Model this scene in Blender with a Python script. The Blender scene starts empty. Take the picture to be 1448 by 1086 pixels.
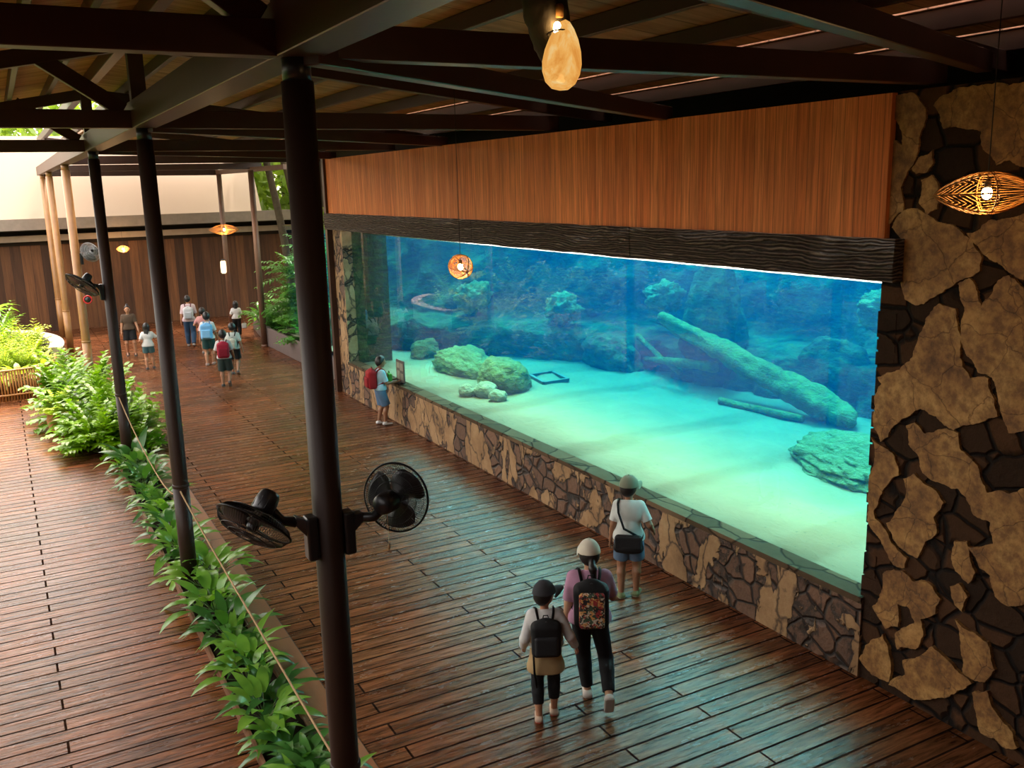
import bpy, bmesh, math, random
import numpy as np
from mathutils import Vector, Matrix, Quaternion

random.seed(7)
RNG = np.random.default_rng(7)
SC = bpy.context.scene
COL = SC.collection
PI = math.pi

# ---------------------------------------------------------------- camera
CAM = np.array([0.0, 0.0, 5.0])
FPX, YAW, PITCH, ROLL = 1318.103, 0.495346949, 0.210701913, -0.0259882324


def cam_axes():
    cy, sy, cp, sp = math.cos(YAW), math.sin(YAW), math.cos(PITCH), math.sin(PITCH)
    f = Vector((sy * cp, cy * cp, -sp))
    rt = Vector((cy, -sy, 0))
    up = rt.cross(f)
    c, s = math.cos(ROLL), math.sin(ROLL)
    return c * rt + s * up, -s * rt + c * up, f


R_, U_, F_ = cam_axes()
cd = bpy.data.cameras.new('camera')
cam = bpy.data.objects.new('camera', cd)
COL.objects.link(cam)
cam.matrix_world = Matrix(((R_.x, U_.x, -F_.x, 0), (R_.y, U_.y, -F_.y, 0), (R_.z, U_.z, -F_.z, 5.0), (0, 0, 0, 1)))
cd.sensor_fit = 'HORIZONTAL'
cd.sensor_width = 36
cd.lens = FPX / 1448 * 36
cd.clip_start = 0.05
cd.clip_end = 400
SC.camera = cam


# ---------------------------------------------------------------- object helpers
def tag(o, label=None, cat=None, group=None, kind=None):
    if label: o['label'] = label
    if cat: o['category'] = cat
    if group: o['group'] = group
    if kind: o['kind'] = kind
    return o


def empty(name, loc=(0, 0, 0), rz=0, label=None, cat=None, group=None):
    o = bpy.data.objects.new(name, None)
    o.empty_display_size = 0.1
    COL.objects.link(o)
    o.location = loc
    o.rotation_euler = (0, 0, rz)
    return tag(o, label, cat, group)


def copy_tree(o, parent=None):
    c = o.copy()
    COL.objects.link(c)
    if parent is not None:
        c.parent = parent
    for ch in list(o.children):
        copy_tree(ch, c)
    return c


def mesh_obj(name, verts, faces, mat, parent=None, smooth=False, mats=None, midx=None, bevel=0, seg=2):
    me = bpy.data.meshes.new(name)
    me.from_pydata([tuple(v) for v in verts], [], [tuple(int(i) for i in f) for f in faces])
    for m in (mats or [mat]):
        me.materials.append(m)
    if midx is not None:
        me.polygons.foreach_set('material_index', np.array(midx, dtype=np.int32))
    if smooth:
        me.polygons.foreach_set('use_smooth', np.ones(len(me.polygons), dtype=bool))
    me.update()
    o = bpy.data.objects.new(name, me)
    COL.objects.link(o)
    if parent is not None:
        o.parent = parent
    if bevel:
        b = o.modifiers.new('bevel', 'BEVEL')
        b.width = bevel
        b.segments = seg
        b.limit_method = 'ANGLE'
    return o


class MB:
    """collects shapes and links them as one mesh object"""

    def __init__(self):
        self.v, self.f, self.m, self.cur = [], [], [], 0

    def add(self, vs, fs):
        b = len(self.v)
        self.v += [tuple(v) for v in vs]
        self.f += [tuple(i + b for i in f) for f in fs]
        self.m += [self.cur] * len(fs)
        return self

    def box(self, lo, hi, M=None):
        (x0, y0, z0), (x1, y1, z1) = lo, hi
        vs = [Vector(p) for p in ((x0, y0, z0), (x1, y0, z0), (x1, y1, z0), (x0, y1, z0), (x0, y0, z1), (x1, y0, z1), (x1, y1, z1), (x0, y1, z1))]
        if M is not None: vs = [M @ v for v in vs]
        return self.add(vs, [(0, 3, 2, 1), (4, 5, 6, 7), (0, 1, 5, 4), (1, 2, 6, 5), (2, 3, 7, 6), (3, 0, 4, 7)])

    def bar(self, a, b, w, h, up=(0, 0, 1)):
        a, b = Vector(a), Vector(b)
        d = (b - a).normalized()
        s = d.cross(Vector(up))
        if s.length < 1e-5: s = d.cross(Vector((1, 0, 0)))
        s.normalize()
        u = s.cross(d)
        vs = []
        for p in (a, b):
            for i, j in ((-1, -1), (1, -1), (1, 1), (-1, 1)):
                vs.append(p + s * (i * w / 2) + u * (j * h / 2))
        return self.add(vs, [(0, 3, 2, 1), (4, 5, 6, 7), (0, 1, 5, 4), (1, 2, 6, 5), (2, 3, 7, 6), (3, 0, 4, 7)])

    def tube(self, pts, rad, n=8, cap=True, flat=1.0):
        pts = [Vector(p) for p in pts]
        k = len(pts)
        rr = rad if hasattr(rad, '__len__') else [rad] * k
        t0 = (pts[1] - pts[0]).normalized()
        ref = t0.orthogonal().normalized()
        vs = []
        for i, p in enumerate(pts):
            t = (pts[min(i + 1, k - 1)] - pts[max(i - 1, 0)])
            if t.length < 1e-9: t = t0.copy()
            t.normalize()
            ref = (ref - t * ref.dot(t))
            if ref.length < 1e-6: ref = t.orthogonal()
            ref.normalize()
            b = t.cross(ref)
            for j in range(n):
                a = 2 * PI * j / n
                vs.append(p + (ref * math.cos(a) + b * math.sin(a) * flat) * rr[i])
        fs = []
        for i in range(k - 1):
            for j in range(n):
                j2 = (j + 1) % n
                fs.append((i * n + j, i * n + j2, (i + 1) * n + j2, (i + 1) * n + j))
        if cap:
            fs.append(tuple(range(n - 1, -1, -1)))
            fs.append(tuple((k - 1) * n + j for j in range(n)))
        return self.add(vs, fs)

    def lathe(self, prof, n=16, M=None, cap=True):
        vs, k = [], len(prof)
        for r, z in prof:
            for j in range(n):
                a = 2 * PI * j / n
                v = Vector((r * math.cos(a), r * math.sin(a), z))
                vs.append(M @ v if M is not None else v)
        fs = []
        for i in range(k - 1):
            for j in range(n):
                j2 = (j + 1) % n
                fs.append((i * n + j, i * n + j2, (i + 1) * n + j2, (i + 1) * n + j))
        if cap:
            fs.append(tuple(range(n - 1, -1, -1)))
            fs.append(tuple((k - 1) * n + j for j in range(n)))
        return self.add(vs, fs)

    def sphere(self, c, r, n=12, m=8, sc=(1, 1, 1), M=None):
        c = Vector(c)
        vs = []
        for i in range(m + 1):
            t = PI * i / m
            for j in range(n):
                a = 2 * PI * j / n
                v = Vector((math.sin(t) * math.cos(a) * sc[0], math.sin(t) * math.sin(a) * sc[1], math.cos(t) * sc[2])) * r
                vs.append(c + (M @ v if M is not None else v))
        fs = []
        for i in range(m):
            for j in range(n):
                j2 = (j + 1) % n
                if i == 0: fs.append((j, n + j, n + j2))
                elif i == m - 1: fs.append((i * n + j, (i + 1) * n + j, i * n + j2))
                else: fs.append((i * n + j, (i + 1) * n + j, (i + 1) * n + j2, i * n + j2))
        return self.add(vs, fs)

    def leaf(self, base, d, up, L, W, droop=0.3, seg=5, fold=0.12, shape=0):
        """one blade that arches over along its length; two quads wide, folded on the midrib"""
        p = Vector(base)
        d = Vector(d).normalized()
        up = Vector(up)
        s = d.cross(up)
        if s.length < 1e-4: s = d.orthogonal()
        s.normalize()
        vs, fs = [], []
        for i in range(seg + 1):
            t = i / seg
            if shape == 0: w = W * math.sin(PI * min(1, 0.06 + 0.94 * t) ** 0.75) * 0.5
            else: w = W * (0.35 + 0.65 * math.sin(PI * (0.15 + 0.8 * t))) * 0.5 * (1 if t < .98 else 0.1)
            n = s.cross(d).normalized()
            vs += [p - s * w + n * (fold * w), p.copy(), p + s * w + n * (fold * w)]
            p = p + d * (L / seg)
            d = (d + Vector((0, 0, -1)) * (droop * 1.6 / seg)).normalized()
        for i in range(seg):
            a = i * 3
            fs += [(a, a + 1, a + 4, a + 3), (a + 1, a + 2, a + 5, a + 4)]
        return self.add(vs, fs)

    def build(self, name, mat, parent=None, smooth=False, mats=None, bevel=0, seg=2):
        return mesh_obj(name, self.v, self.f, mat, parent, smooth, mats, self.m if mats else None, bevel, seg)


def rotz(a): return Matrix.Rotation(a, 4, 'Z')


def vnoise(p, seed=0):
    """value noise on an (N,3) array, range -1..1"""
    p = np.asarray(p, float)
    i = np.floor(p).astype(np.int64)
    f = p - i
    f = f * f * (3 - 2 * f)

    def h(ix, iy, iz):
        n = (ix * 374761393 + iy * 668265263 + iz * 2147483647 + seed * 144665) & 0xFFFFFFFF
        n = ((n ^ (n >> 13)) * 1274126177) & 0xFFFFFFFF
        return ((n ^ (n >> 16)) & 0xFFFF) / 32767.5 - 1.0
    r = 0
    for a in (0, 1):
        for b in (0, 1):
            for c in (0, 1):
                w = (f[:, 0] if a else 1 - f[:, 0]) * (f[:, 1] if b else 1 - f[:, 1]) * (f[:, 2] if c else 1 - f[:, 2])
                r = r + w * h(i[:, 0] + a, i[:, 1] + b, i[:, 2] + c)
    return r


def fbm(p, oct=4, seed=0, gain=.5):
    p = np.asarray(p, float)
    a, r = 1.0, 0
    for k in range(oct):
        r = r + a * vnoise(p * (2 ** k), seed + k * 17)
        a *= gain
    return r


# ---------------------------------------------------------------- materials
class NT:
    def __init__(self, name):
        self.m = bpy.data.materials.new(name)
        self.m.use_nodes = True
        self.t = self.m.node_tree
        self.t.nodes.clear()
        self.out = self.t.nodes.new('ShaderNodeOutputMaterial')

    def n(self, typ, props=None, **ins):
        nd = self.t.nodes.new('ShaderNode' + typ)
        for k, v in (props or {}).items(): setattr(nd, k, v)
        for k, v in ins.items():
            key = int(k[1:]) if k[0] == '_' and k[1:].isdigit() else k.replace('_', ' ')
            sock = nd.inputs[key]
            if isinstance(v, bpy.types.NodeSocket): self.t.links.new(v, sock)
            else:
                if sock.type == 'RGBA' and len(v) == 3: v = (*v, 1)
                sock.default_value = v
        return nd

    def coord(self, kind='Object', scale=(1, 1, 1), rot=(0, 0, 0), loc=(0, 0, 0)):
        tc = self.n('TexCoord')
        mp = self.n('Mapping', Vector=tc.outputs[kind], Scale=scale, Rotation=rot, Location=loc)
        return mp.outputs[0]

    def noise(self, vec, scale=5, detail=4, rough=.5, dist=0):
        return self.n('TexNoise', Vector=vec, Scale=scale, Detail=detail, Roughness=rough, Distortion=dist).outputs[0]

    def ramp(self, fac, stops, interp='LINEAR'):
        r = self.n('ValToRGB', Fac=fac)
        cr = r.color_ramp
        cr.interpolation = interp
        while len(cr.elements) < len(stops): cr.elements.new(0.5)
        for e, (p, c) in zip(cr.elements, stops):
            e.position = p
            e.color = (*c, 1) if len(c) == 3 else c
        return r.outputs[0]

    def math(self, op, a, b=0.0, clamp=False):
        nd = self.n('Math', {'operation': op, 'use_clamp': clamp}, _0=a, _1=b)
        return nd.outputs[0]

    def mix(self, fac, a, b, mode='MIX'):
        nd = self.t.nodes.new('ShaderNodeMix')
        nd.data_type = 'RGBA'
        nd.blend_type = mode
        for i, v in ((0, fac), (6, a), (7, b)):
            if isinstance(v, bpy.types.NodeSocket): self.t.links.new(v, nd.inputs[i])
            else: nd.inputs[i].default_value = v if i == 0 else ((*v, 1) if len(v) == 3 else v)
        return nd.outputs[2]

    def bump(self, h, strength=.5, dist=.01, normal=None):
        k = dict(Height=h, Strength=strength, Distance=dist)
        if normal is not None: k['Normal'] = normal
        return self.n('Bump', **k).outputs[0]

    def bsdf(self, color, rough=.6, normal=None, metal=0, spec=.5, **kw):
        k = dict(Base_Color=color, Roughness=rough, Metallic=metal, Specular_IOR_Level=spec)
        if normal is not None: k['Normal'] = normal
        k.update(kw)
        b = self.n('BsdfPrincipled', **k)
        self.t.links.new(b.outputs[0], self.out.inputs[0])
        return b

    def done(self): return self.m


def plain(name, col, rough=.6, metal=0, spec=.5, var=.12, scale=9, bump=0, bscale=60):
    t = NT(name)
    v = t.coord()
    c = t.mix(t.noise(v, scale, 3), tuple(x * (1 - var) for x in col), tuple(min(1, x * (1 + var)) for x in col))
    nm = t.bump(t.noise(v, bscale, 3), bump, .004) if bump else None
    t.bsdf(c, rough, nm, metal, spec)
    return t.done()


def emis(name, col, s):
    t = NT(name)
    e = t.n('Emission', Color=(*col, 1), Strength=s)
    t.t.links.new(e.outputs[0], t.out.inputs[0])
    return t.done()


M = {}
# floor: dark-stained timber-look planks laid across the hall, embossed and worn glossy
t = NT('plank_floor')
tc = t.coord()
br = t.n('TexBrick', {'offset': .37, 'offset_frequency': 2, 'squash': 1}, Vector=tc, Color1=(0.10, 0.040, 0.017), Color2=(0.185, 0.073, 0.030), Mortar=(0.02, 0.011, 0.007), Scale=1.0,
         Mortar_Size=.012, Mortar_Smooth=.15, Bias=-.1, Brick_Width=2.7, Row_Height=.213)
v2 = t.coord(scale=(2.2, 21, 1))
gr = t.noise(v2, 1.0, 6, .62, .5)
big = t.noise(t.coord(), .55, 3, .5)
wear = t.noise(t.coord(scale=(1.1, 2.8, 1)), 1.7, 5, .65)
col = t.mix(t.ramp(gr, [(.36, (0, 0, 0)), (.62, (1, 1, 1))]), (.38, .36, .34), (1.3, 1.25, 1.18))
col = t.mix(1.0, br.outputs[0], col, 'MULTIPLY')
col = t.mix(t.ramp(big, [(.35, (0, 0, 0)), (.65, (1, 1, 1))]), col, t.mix(1.0, col, (1.18, .92, .78), 'MULTIPLY'))
rough = t.math('MAXIMUM', t.math('ADD', t.math('MULTIPLY', wear, .24), .13), t.math('MULTIPLY', br.outputs[1], .9))
hgt = t.math('SUBTRACT', t.math('MULTIPLY', gr, .75), t.math('MULTIPLY', br.outputs[1], 1.1))
nm = t.bump(hgt, 1.0, .010)
nm = t.bump(t.noise(t.coord(scale=(.9, 15, 1)), 1.3, 4, .6), .35, .010, nm)
t.bsdf(col, rough, nm, spec=t.math('MULTIPLY', t.math('SUBTRACT', 1.0, br.outputs[1]), .22))
M['floor'] = t.done()

# smooth orange boards beside the plant strip
t = NT('border_board')
g = t.noise(t.coord(scale=(14, 1.2, 1)), 1.2, 5, .6)
br = t.n('TexBrick', {'offset': .5}, Vector=t.coord(rot=(0, 0, PI / 2)), Color1=(.20, .08, .034), Color2=(.26, .11, .048), Mortar=(.03, .014, .008), Scale=1, Mortar_Size=.008, Brick_Width=1.8, Row_Height=.34)
t.bsdf(t.mix(g, br.outputs[0], t.mix(1.0, br.outputs[0], (1.4, 1.2, 1.1), 'MULTIPLY')), .4, t.bump(g, .3, .004))
M['border'] = t.done()


def stone_nodes(t, sc=1.0):
    """dark irregular masonry blocks: colour and height"""
    wob = t.n('TexNoise', Vector=t.coord(), Scale=2.3, Detail=3).outputs[1]
    vec = t.n('MixRGB', {'blend_type': 'ADD'}, Fac=.16, Color1=t.coord(scale=(1, 1, 1.35)), Color2=wob).outputs[0]
    edge = t.n('TexVoronoi', {'feature': 'DISTANCE_TO_EDGE'}, Vector=vec, Scale=2.9 * sc, Randomness=.75).outputs[0]
    cell = t.n('TexVoronoi', {'feature': 'F1'}, Vector=vec, Scale=2.9 * sc, Randomness=.75).outputs[1]
    mort = t.ramp(edge, [(.0, (0, 0, 0)), (.02, (.05, .05, .05)), (.075, (1, 1, 1))])
    sep = t.n('SeparateColor', Color=cell).outputs[0]
    fine = t.noise(t.coord(), 14, 5, .65)
    return mort, sep, fine


t = NT('dark_masonry')
mort, sep, fine = stone_nodes(t)
c = t.mix(sep, (.022, .012, .007), (.075, .034, .015))
c = t.mix(fine, t.mix(1.0, c, (.6, .6, .6), 'MULTIPLY'), t.mix(1.0, c, (1.5, 1.4, 1.3), 'MULTIPLY'))
c = t.mix(mort, (.008, .006, .005), c)
h = t.math('ADD', t.math('MULTIPLY', mort, .8), t.math('MULTIPLY', fine, .35))
t.bsdf(c, .85, t.bump(h, 1.0, .05), spec=.15)
M['stone'] = t.done()

# tan render patches
t = NT('tan_render')
v = t.coord()
n1 = t.noise(v, 2.2, 6, .65)
n2 = t.noise(v, 11, 5, .7)
crk = t.n('TexVoronoi', {'feature': 'DISTANCE_TO_EDGE'}, Vector=t.n('MixRGB', {'blend_type': 'ADD'}, Fac=.25, Color1=v, Color2=t.n('TexNoise', Vector=v, Scale=3.5, Detail=5).outputs[1]).outputs[0], Scale=2.1).outputs[0]
ck = t.ramp(crk, [(0, (0, 0, 0)), (.012, (1, 1, 1))])
c = t.ramp(n1, [(.30, (.13, .050, .011)), (.5, (.31, .155, .042)), (.7, (.48, .28, .092))])
c = t.mix(t.ramp(n2, [(.38, (0, 0, 0)), (.62, (1, 1, 1))]), t.mix(1.0, c, (.55, .48, .42), 'MULTIPLY'), t.mix(1.0, c, (1.15, 1.12, 1.08), 'MULTIPLY'))
c = t.mix(ck, t.mix(1.0, c, (.5, .45, .4), 'MULTIPLY'), c)
t.bsdf(c, .7, t.bump(t.math('ADD', t.math('MULTIPLY', n2, .5), t.math('MULTIPLY', ck, .3)), .6, .02))
M['render'] = t.done()

# low wall: masonry with render patches chosen by noise
t = NT('patched_wall')
mort, sep, fine = stone_nodes(t, .95)
c = t.mix(sep, (.105, .056, .034), (.20, .105, .06))
c = t.mix(fine, t.mix(1.0, c, (.55, .55, .55), 'MULTIPLY'), t.mix(1.0, c, (1.45, 1.35, 1.25), 'MULTIPLY'))
c = t.mix(mort, (.012, .008, .006), c)
v = t.coord(scale=(1, 1.25, .8))
pn = t.noise(v, 1.55, 6, .55, .4)
sepx = t.n('SeparateXYZ', Vector=t.coord()).outputs[1]
far = t.math('MULTIPLY', t.math('SUBTRACT', sepx, 11.0), .0035)
mask = t.ramp(t.math('ADD', pn, far), [(.5, (0, 0, 0)), (.513, (1, 1, 1))])
edge = t.ramp(t.math('ADD', pn, far), [(.465, (0, 0, 0)), (.49, (1, 1, 1)), (.525, (0, 0, 0))])
n1 = t.noise(t.coord(), 2.6, 6, .65)
n2 = t.noise(t.coord(), 12, 5, .7)
pc = t.ramp(n1, [(.25, (.22, .115, .047)), (.5, (.40, .235, .11)), (.75, (.52, .34, .18))])
pc = t.mix(n2, t.mix(1.0, pc, (.7, .66, .6), 'MULTIPLY'), pc)
pc = t.mix(t.ramp(t.n('TexVoronoi', {'feature': 'DISTANCE_TO_EDGE'}, Vector=t.n('MixRGB', {'blend_type': 'ADD'}, Fac=.35, Color1=t.coord(scale=(1, 1.3, .7)), Color2=t.n('TexNoise', Vector=t.coord(), Scale=3, Detail=5).outputs[1]).outputs[0], Scale=1.9).outputs[0], [(0, (1, 1, 1)), (.022, (.6, .6, .6)), (.05, (0, 0, 0))]), pc, (.06, .032, .016))
c = t.mix(mask, t.mix(edge, c, (.02, .012, .008)), pc)
h = t.math('ADD', t.math('MULTIPLY', t.math('ADD', t.math('MULTIPLY', mort, .6), t.math('MULTIPLY', fine, .4)), t.math('SUBTRACT', 1.0, mask)), t.math('MULTIPLY', mask, t.math('ADD', 1.1, t.math('MULTIPLY', n2, .25))))
t.bsdf(c, .6, t.bump(h, 1.0, .05))
M['patched'] = t.done()

# ledge slabs
t = NT('ledge_slab')
wob = t.n('TexNoise', Vector=t.coord(), Scale=2.0, Detail=3).outputs[1]
vec = t.n('MixRGB', {'blend_type': 'ADD'}, Fac=.2, Color1=t.coord(scale=(1.2, .8, 1)), Color2=wob).outputs[0]
e = t.n('TexVoronoi', {'feature': 'DISTANCE_TO_EDGE'}, Vector=vec, Scale=2.2).outputs[0]
sp = t.n('SeparateColor', Color=t.n('TexVoronoi', {'feature': 'F1'}, Vector=vec, Scale=2.2).outputs[1]).outputs[0]
mk = t.ramp(e, [(0, (0, 0, 0)), (.05, (1, 1, 1))])
nn = t.noise(t.coord(), 9, 5, .6)
c = t.mix(sp, (.10, .064, .038), (.185, .12, .07))
c = t.mix(nn, t.mix(1.0, c, (.7, .7, .7), 'MULTIPLY'), c)
t.bsdf(t.mix(mk, (.03, .02, .014), c), .85, t.bump(t.math('ADD', mk, t.math('MULTIPLY', nn, .4)), .6, .015), spec=.08)
M['ledge'] = t.done()


def board_mat(name, c1, c2, width, axis, grain=(24, 24, 1.1), rough=.45, gap=(.01, .006, .004), spec=.4, bump=.35):
    """vertical boards: one hue per board from its index across AXIS, fine grain along z"""
    t = NT(name)
    xyz = t.n('SeparateXYZ', Vector=t.coord())
    u = t.math('DIVIDE', xyz.outputs[axis], width)
    idx = t.math('FLOOR', u)
    fr = t.math('FRACT', u)
    rnd = t.n('TexWhiteNoise', {'noise_dimensions': '1D'}, W=idx).outputs[0]
    off = t.n('CombineXYZ', X=t.math('MULTIPLY', rnd, 7.0), Y=0.0, Z=t.math('MULTIPLY', rnd, 13.0)).outputs[0]
    gv = t.n('VectorMath', {'operation': 'ADD'}, _0=t.coord(scale=grain), _1=off).outputs[0]
    g = t.noise(gv, 1.0, 6, .65, .4)
    c = t.mix(rnd, c1, c2)
    c = t.mix(t.ramp(g, [(.3, (0, 0, 0)), (.7, (1, 1, 1))]), t.mix(1.0, c, (.55, .5, .46), 'MULTIPLY'), t.mix(1.0, c, (1.25, 1.2, 1.15), 'MULTIPLY'))
    gapm = t.math('GREATER_THAN', t.math('ABSOLUTE', t.math('SUBTRACT', fr, .5)), .482)
    c = t.mix(t.math('MULTIPLY', gapm, .7), c, gap)
    h = t.math('SUBTRACT', t.math('MULTIPLY', g, .4), gapm)
    t.bsdf(c, rough, t.bump(h, bump, .006), spec=spec)
    return t.done()


M['panel'] = board_mat('orange_boards', (.66, .185, .046), (.82, .28, .082), .15, 1, rough=.5, spec=.15)
M['hoarding'] = board_mat('dark_far_boards', (.05, .020, .008), (.17, .070, .024), .34, 0, grain=(9, 9, .6), rough=.7)
M['ceil'] = board_mat('ceiling_boards', (.38, .22, .15), (.50, .31, .22), .62, 1, grain=(1.0, 7, 1), rough=.8, gap=(.05, .03, .02), spec=.2)

# carved timber
t = NT('carved_timber')
v = t.coord(scale=(1, .55, 3.2))
dv = t.n('MixRGB', {'blend_type': 'ADD'}, Fac=.55, Color1=v, Color2=t.n('TexNoise', Vector=t.coord(scale=(1, .5, 1.1)), Scale=1.3, Detail=2).outputs[1]).outputs[0]
w = t.n('TexWave', {'wave_type': 'BANDS', 'bands_direction': 'Z', 'wave_profile': 'SIN'}, Vector=dv, Scale=3.0, Distortion=6.5, Detail=3, Detail_Scale=1.6).outputs[1]
n = t.noise(t.coord(scale=(1, 1, 4)), 7, 5, .6)
hh = t.math('ADD', t.math('MULTIPLY', w, .7), t.math('MULTIPLY', n, .5))
c = t.ramp(hh, [(.25, (.012, .009, .008)), (.55, (.075, .055, .045)), (.9, (.24, .185, .15))])
t.bsdf(c, .5, t.bump(hh, 1.0, .07))
M['carved'] = t.done()

M['steel'] = plain('brown_painted_steel', (.050, .020, .012), .42, 0, .5, .25, 5, .15, 30)
M['post'] = plain('brown_painted_post', (.026, .012, .007), .5, 0, .25, .3, 4, .12, 25)
M['sunlitpost'] = plain('sunlit_gold_post', (.28, .13, .04), .4, 0, .5, .3, 4, .12, 25)  # golden sunlight on the far columns, put into their base colour
M['palepost'] = plain('pale_brown_post', (.15, .075, .045), .45, 0, .5, .25, 4)
M['black'] = plain('black_plastic', (.012, .012, .013), .35, 0, .5, .2)
M['fanwire'] = plain('black_wire', (.014, .013, .013), .3, .5, .5, .2)
M['palewire'] = plain('pale_grey_plastic', (.30, .31, .31), .4)
M['cord'] = plain('dark_cord', (.015, .012, .01), .6)
M['rope'] = plain('tan_rope', (.33, .20, .10), .8, 0, .2, .25, 60)
M['soil'] = plain('dark_soil', (.018, .012, .008), .95, 0, .1, .5, 12, .8, 30)
M['trough'] = plain('brown_trough_board', (.17, .075, .035), .6, 0, .3, .3, 6, .3, 20)
M['planter'] = plain('grey_brown_planter', (.15, .115, .105), .6, 0, .3, .12, 3, .2, 30)
M['bench'] = plain('pale_bench_stone', (.46, .38, .30), .5, 0, .4, .1, 4)
t = NT('jungle_ground')
t.bsdf(t.mix(t.noise(t.coord(), 3, 5), (.02, .028, .012), (.06, .075, .02)), .95, t.bump(t.noise(t.coord(), 7, 4), .8, .05), spec=.05)
M['ground'] = t.done()
M['fascia'] = plain('weathered_fascia', (.23, .18, .14), .6, 0, .3, .25, 5)
M['fasciapale'] = plain('pale_fascia', (.36, .26, .19), .6, 0, .3, .2, 5)
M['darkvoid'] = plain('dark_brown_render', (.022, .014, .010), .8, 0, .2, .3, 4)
M['beigeroof'] = plain('beige_roof_sheet', (.37, .285, .215), .7, 0, .05, .04, .6)


def leafmat(name, c1, c2, trans=.35, rough=.28, vein=0):
    t = NT(name)
    n = t.noise(t.coord(), 6, 3)
    rnd = t.n('ObjectInfo').outputs[5]
    c = t.mix(t.math('ADD', t.math('MULTIPLY', n, .7), t.math('MULTIPLY', rnd, .35)), c1, c2)
    b = t.bsdf(c, rough, None, 0, .32)
    tl = t.n('BsdfTranslucent', Color=t.mix(1.0, c, (1.5, 1.5, .6), 'MULTIPLY'))
    mx = t.n('MixShader', Fac=trans, _1=b.outputs[0], _2=tl.outputs[0])
    t.t.links.new(mx.outputs[0], t.out.inputs[0])
    return t.done()


M['leaf'] = leafmat('strip_leaf', (.045, .16, .02), (.24, .44, .05), .35)
M['leafdark'] = leafmat('dark_leaf', (.018, .075, .018), (.09, .24, .04), .3)
M['shrub'] = leafmat('bright_shrub_leaf', (.045, .16, .003), (.24, .42, .008), .3)
M['lime'] = leafmat('lime_leaf', (.26, .40, .03), (.50, .58, .08), .45)
M['jungle'] = leafmat('jungle_leaf', (.05, .18, .035), (.16, .36, .06), .4)
M['tree'] = leafmat('tree_leaf', (.10, .19, .025), (.24, .32, .05), .4)
M['stem'] = plain('green_stem', (.08, .12, .03), .6)
M['trunk'] = plain('palm_trunk', (.075, .055, .035), .85, 0, .2, .4, 8, .6, 20)

# bamboo pickets
M['bamboo'] = plain('bamboo_picket', (.42, .20, .062), .45, 0, .4, .35, 7)
M['wicker'] = plain('wicker_pot', (.36, .18, .07), .7, 0, .3, .35, 40, .5, 90)
M['rattan'] = plain('rattan_strip', (.34, .16, .04), .55, 0, .3, .3, 12)
M['bulb'] = emis('warm_bulb', (1.0, .62, .25), 40)

# inside of the lit gourd lamp
t = NT('amber_glass_glow')
v = t.coord()
n = t.noise(t.coord(scale=(1, 1, .6)), 9, 5, .6, 1.2)
c = t.ramp(n, [(.3, (.80, .30, .045)), (.5, (1, .50, .12)), (.72, (1, .78, .36))])
e = t.n('Emission', Color=c, Strength=.40)
g = t.n('BsdfGlossy', Color=(1, .9, .7, 1), Roughness=.12)
mx = t.n('MixShader', Fac=.015, _1=e.outputs[0], _2=g.outputs[0])
t.t.links.new(mx.outputs[0], t.out.inputs[0])
M['amber'] = t.done()
M['bark'] = plain('mossy_bark', (.030, .022, .011), .7, 0, .4, .55, 14, 1.0, 28)

# ---- tank
t = NT('sand')
v = t.coord()
n = t.noise(v, 1.1, 5, .55)
rip = t.noise(t.coord(scale=(2.2, 1, 1)), 3.2, 5, .6, .6)
spk = t.noise(v, 17, 3, .6)
c = t.mix(n, (.14, .11, .074), (.22, .18, .125))
c = t.mix(t.ramp(spk, [(.66, (0, 0, 0)), (.72, (1, 1, 1))]), c, (.10, .10, .07))
t.bsdf(c, .9, t.bump(rip, .5, .05), spec=.1)
M['sand'] = t.done()


def rockmat(name, c1, c2, sc=2.4, alg=(.12, .22, .06), algw=.5):
    t = NT(name)
    v = t.coord()
    n = t.noise(v, sc, 7, .65, .3)
    w = t.noise(t.coord(scale=(1, 1, 3)), sc * 2.2, 5, .6)
    c = t.mix(n, c1, c2)
    c = t.mix(t.math('MULTIPLY', t.ramp(w, [(.42, (0, 0, 0)), (.62, (1, 1, 1))]), algw), c, alg)
    t.bsdf(c, .85, t.bump(t.math('ADD', n, t.math('MULTIPLY', w, .5)), 1.0, .16), spec=.2)
    return t.done()


M['tankrock'] = rockmat('tank_rock', (.006, .010, .010), (.055, .075, .05), 1.7, (.05, .10, .025))
M['boulder'] = rockmat('algae_boulder', (.035, .05, .018), (.22, .23, .11), 3.6, (.07, .11, .02))
M['stonepale'] = rockmat('pale_stone', (.16, .16, .11), (.42, .41, .30), 4, (.12, .15, .05), .4)
M['log'] = rockmat('sunken_wood', (.035, .035, .014), (.30, .29, .12), 5.5, (.20, .26, .04), .5)
M['weed'] = rockmat('weed_mound', (.06, .085, .04), (.24, .27, .14), 5, (.08, .13, .03))
M['frame'] = plain('dark_metal_frame', (.05, .07, .07), .6)

# water body: absorbs red, scatters blue
t = NT('tank_water')
ab = t.n('VolumeAbsorption', Color=(.0, .895, .972, 1), Density=.34)
sc = t.n('VolumeScatter', Color=(.0, .28, .95, 1), Density=.020, Anisotropy=.0)
ad = t.n('AddShader', _0=ab.outputs[0], _1=sc.outputs[0])
t.t.links.new(ad.outputs[0], t.out.inputs[1])
M['water'] = t.done()

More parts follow.
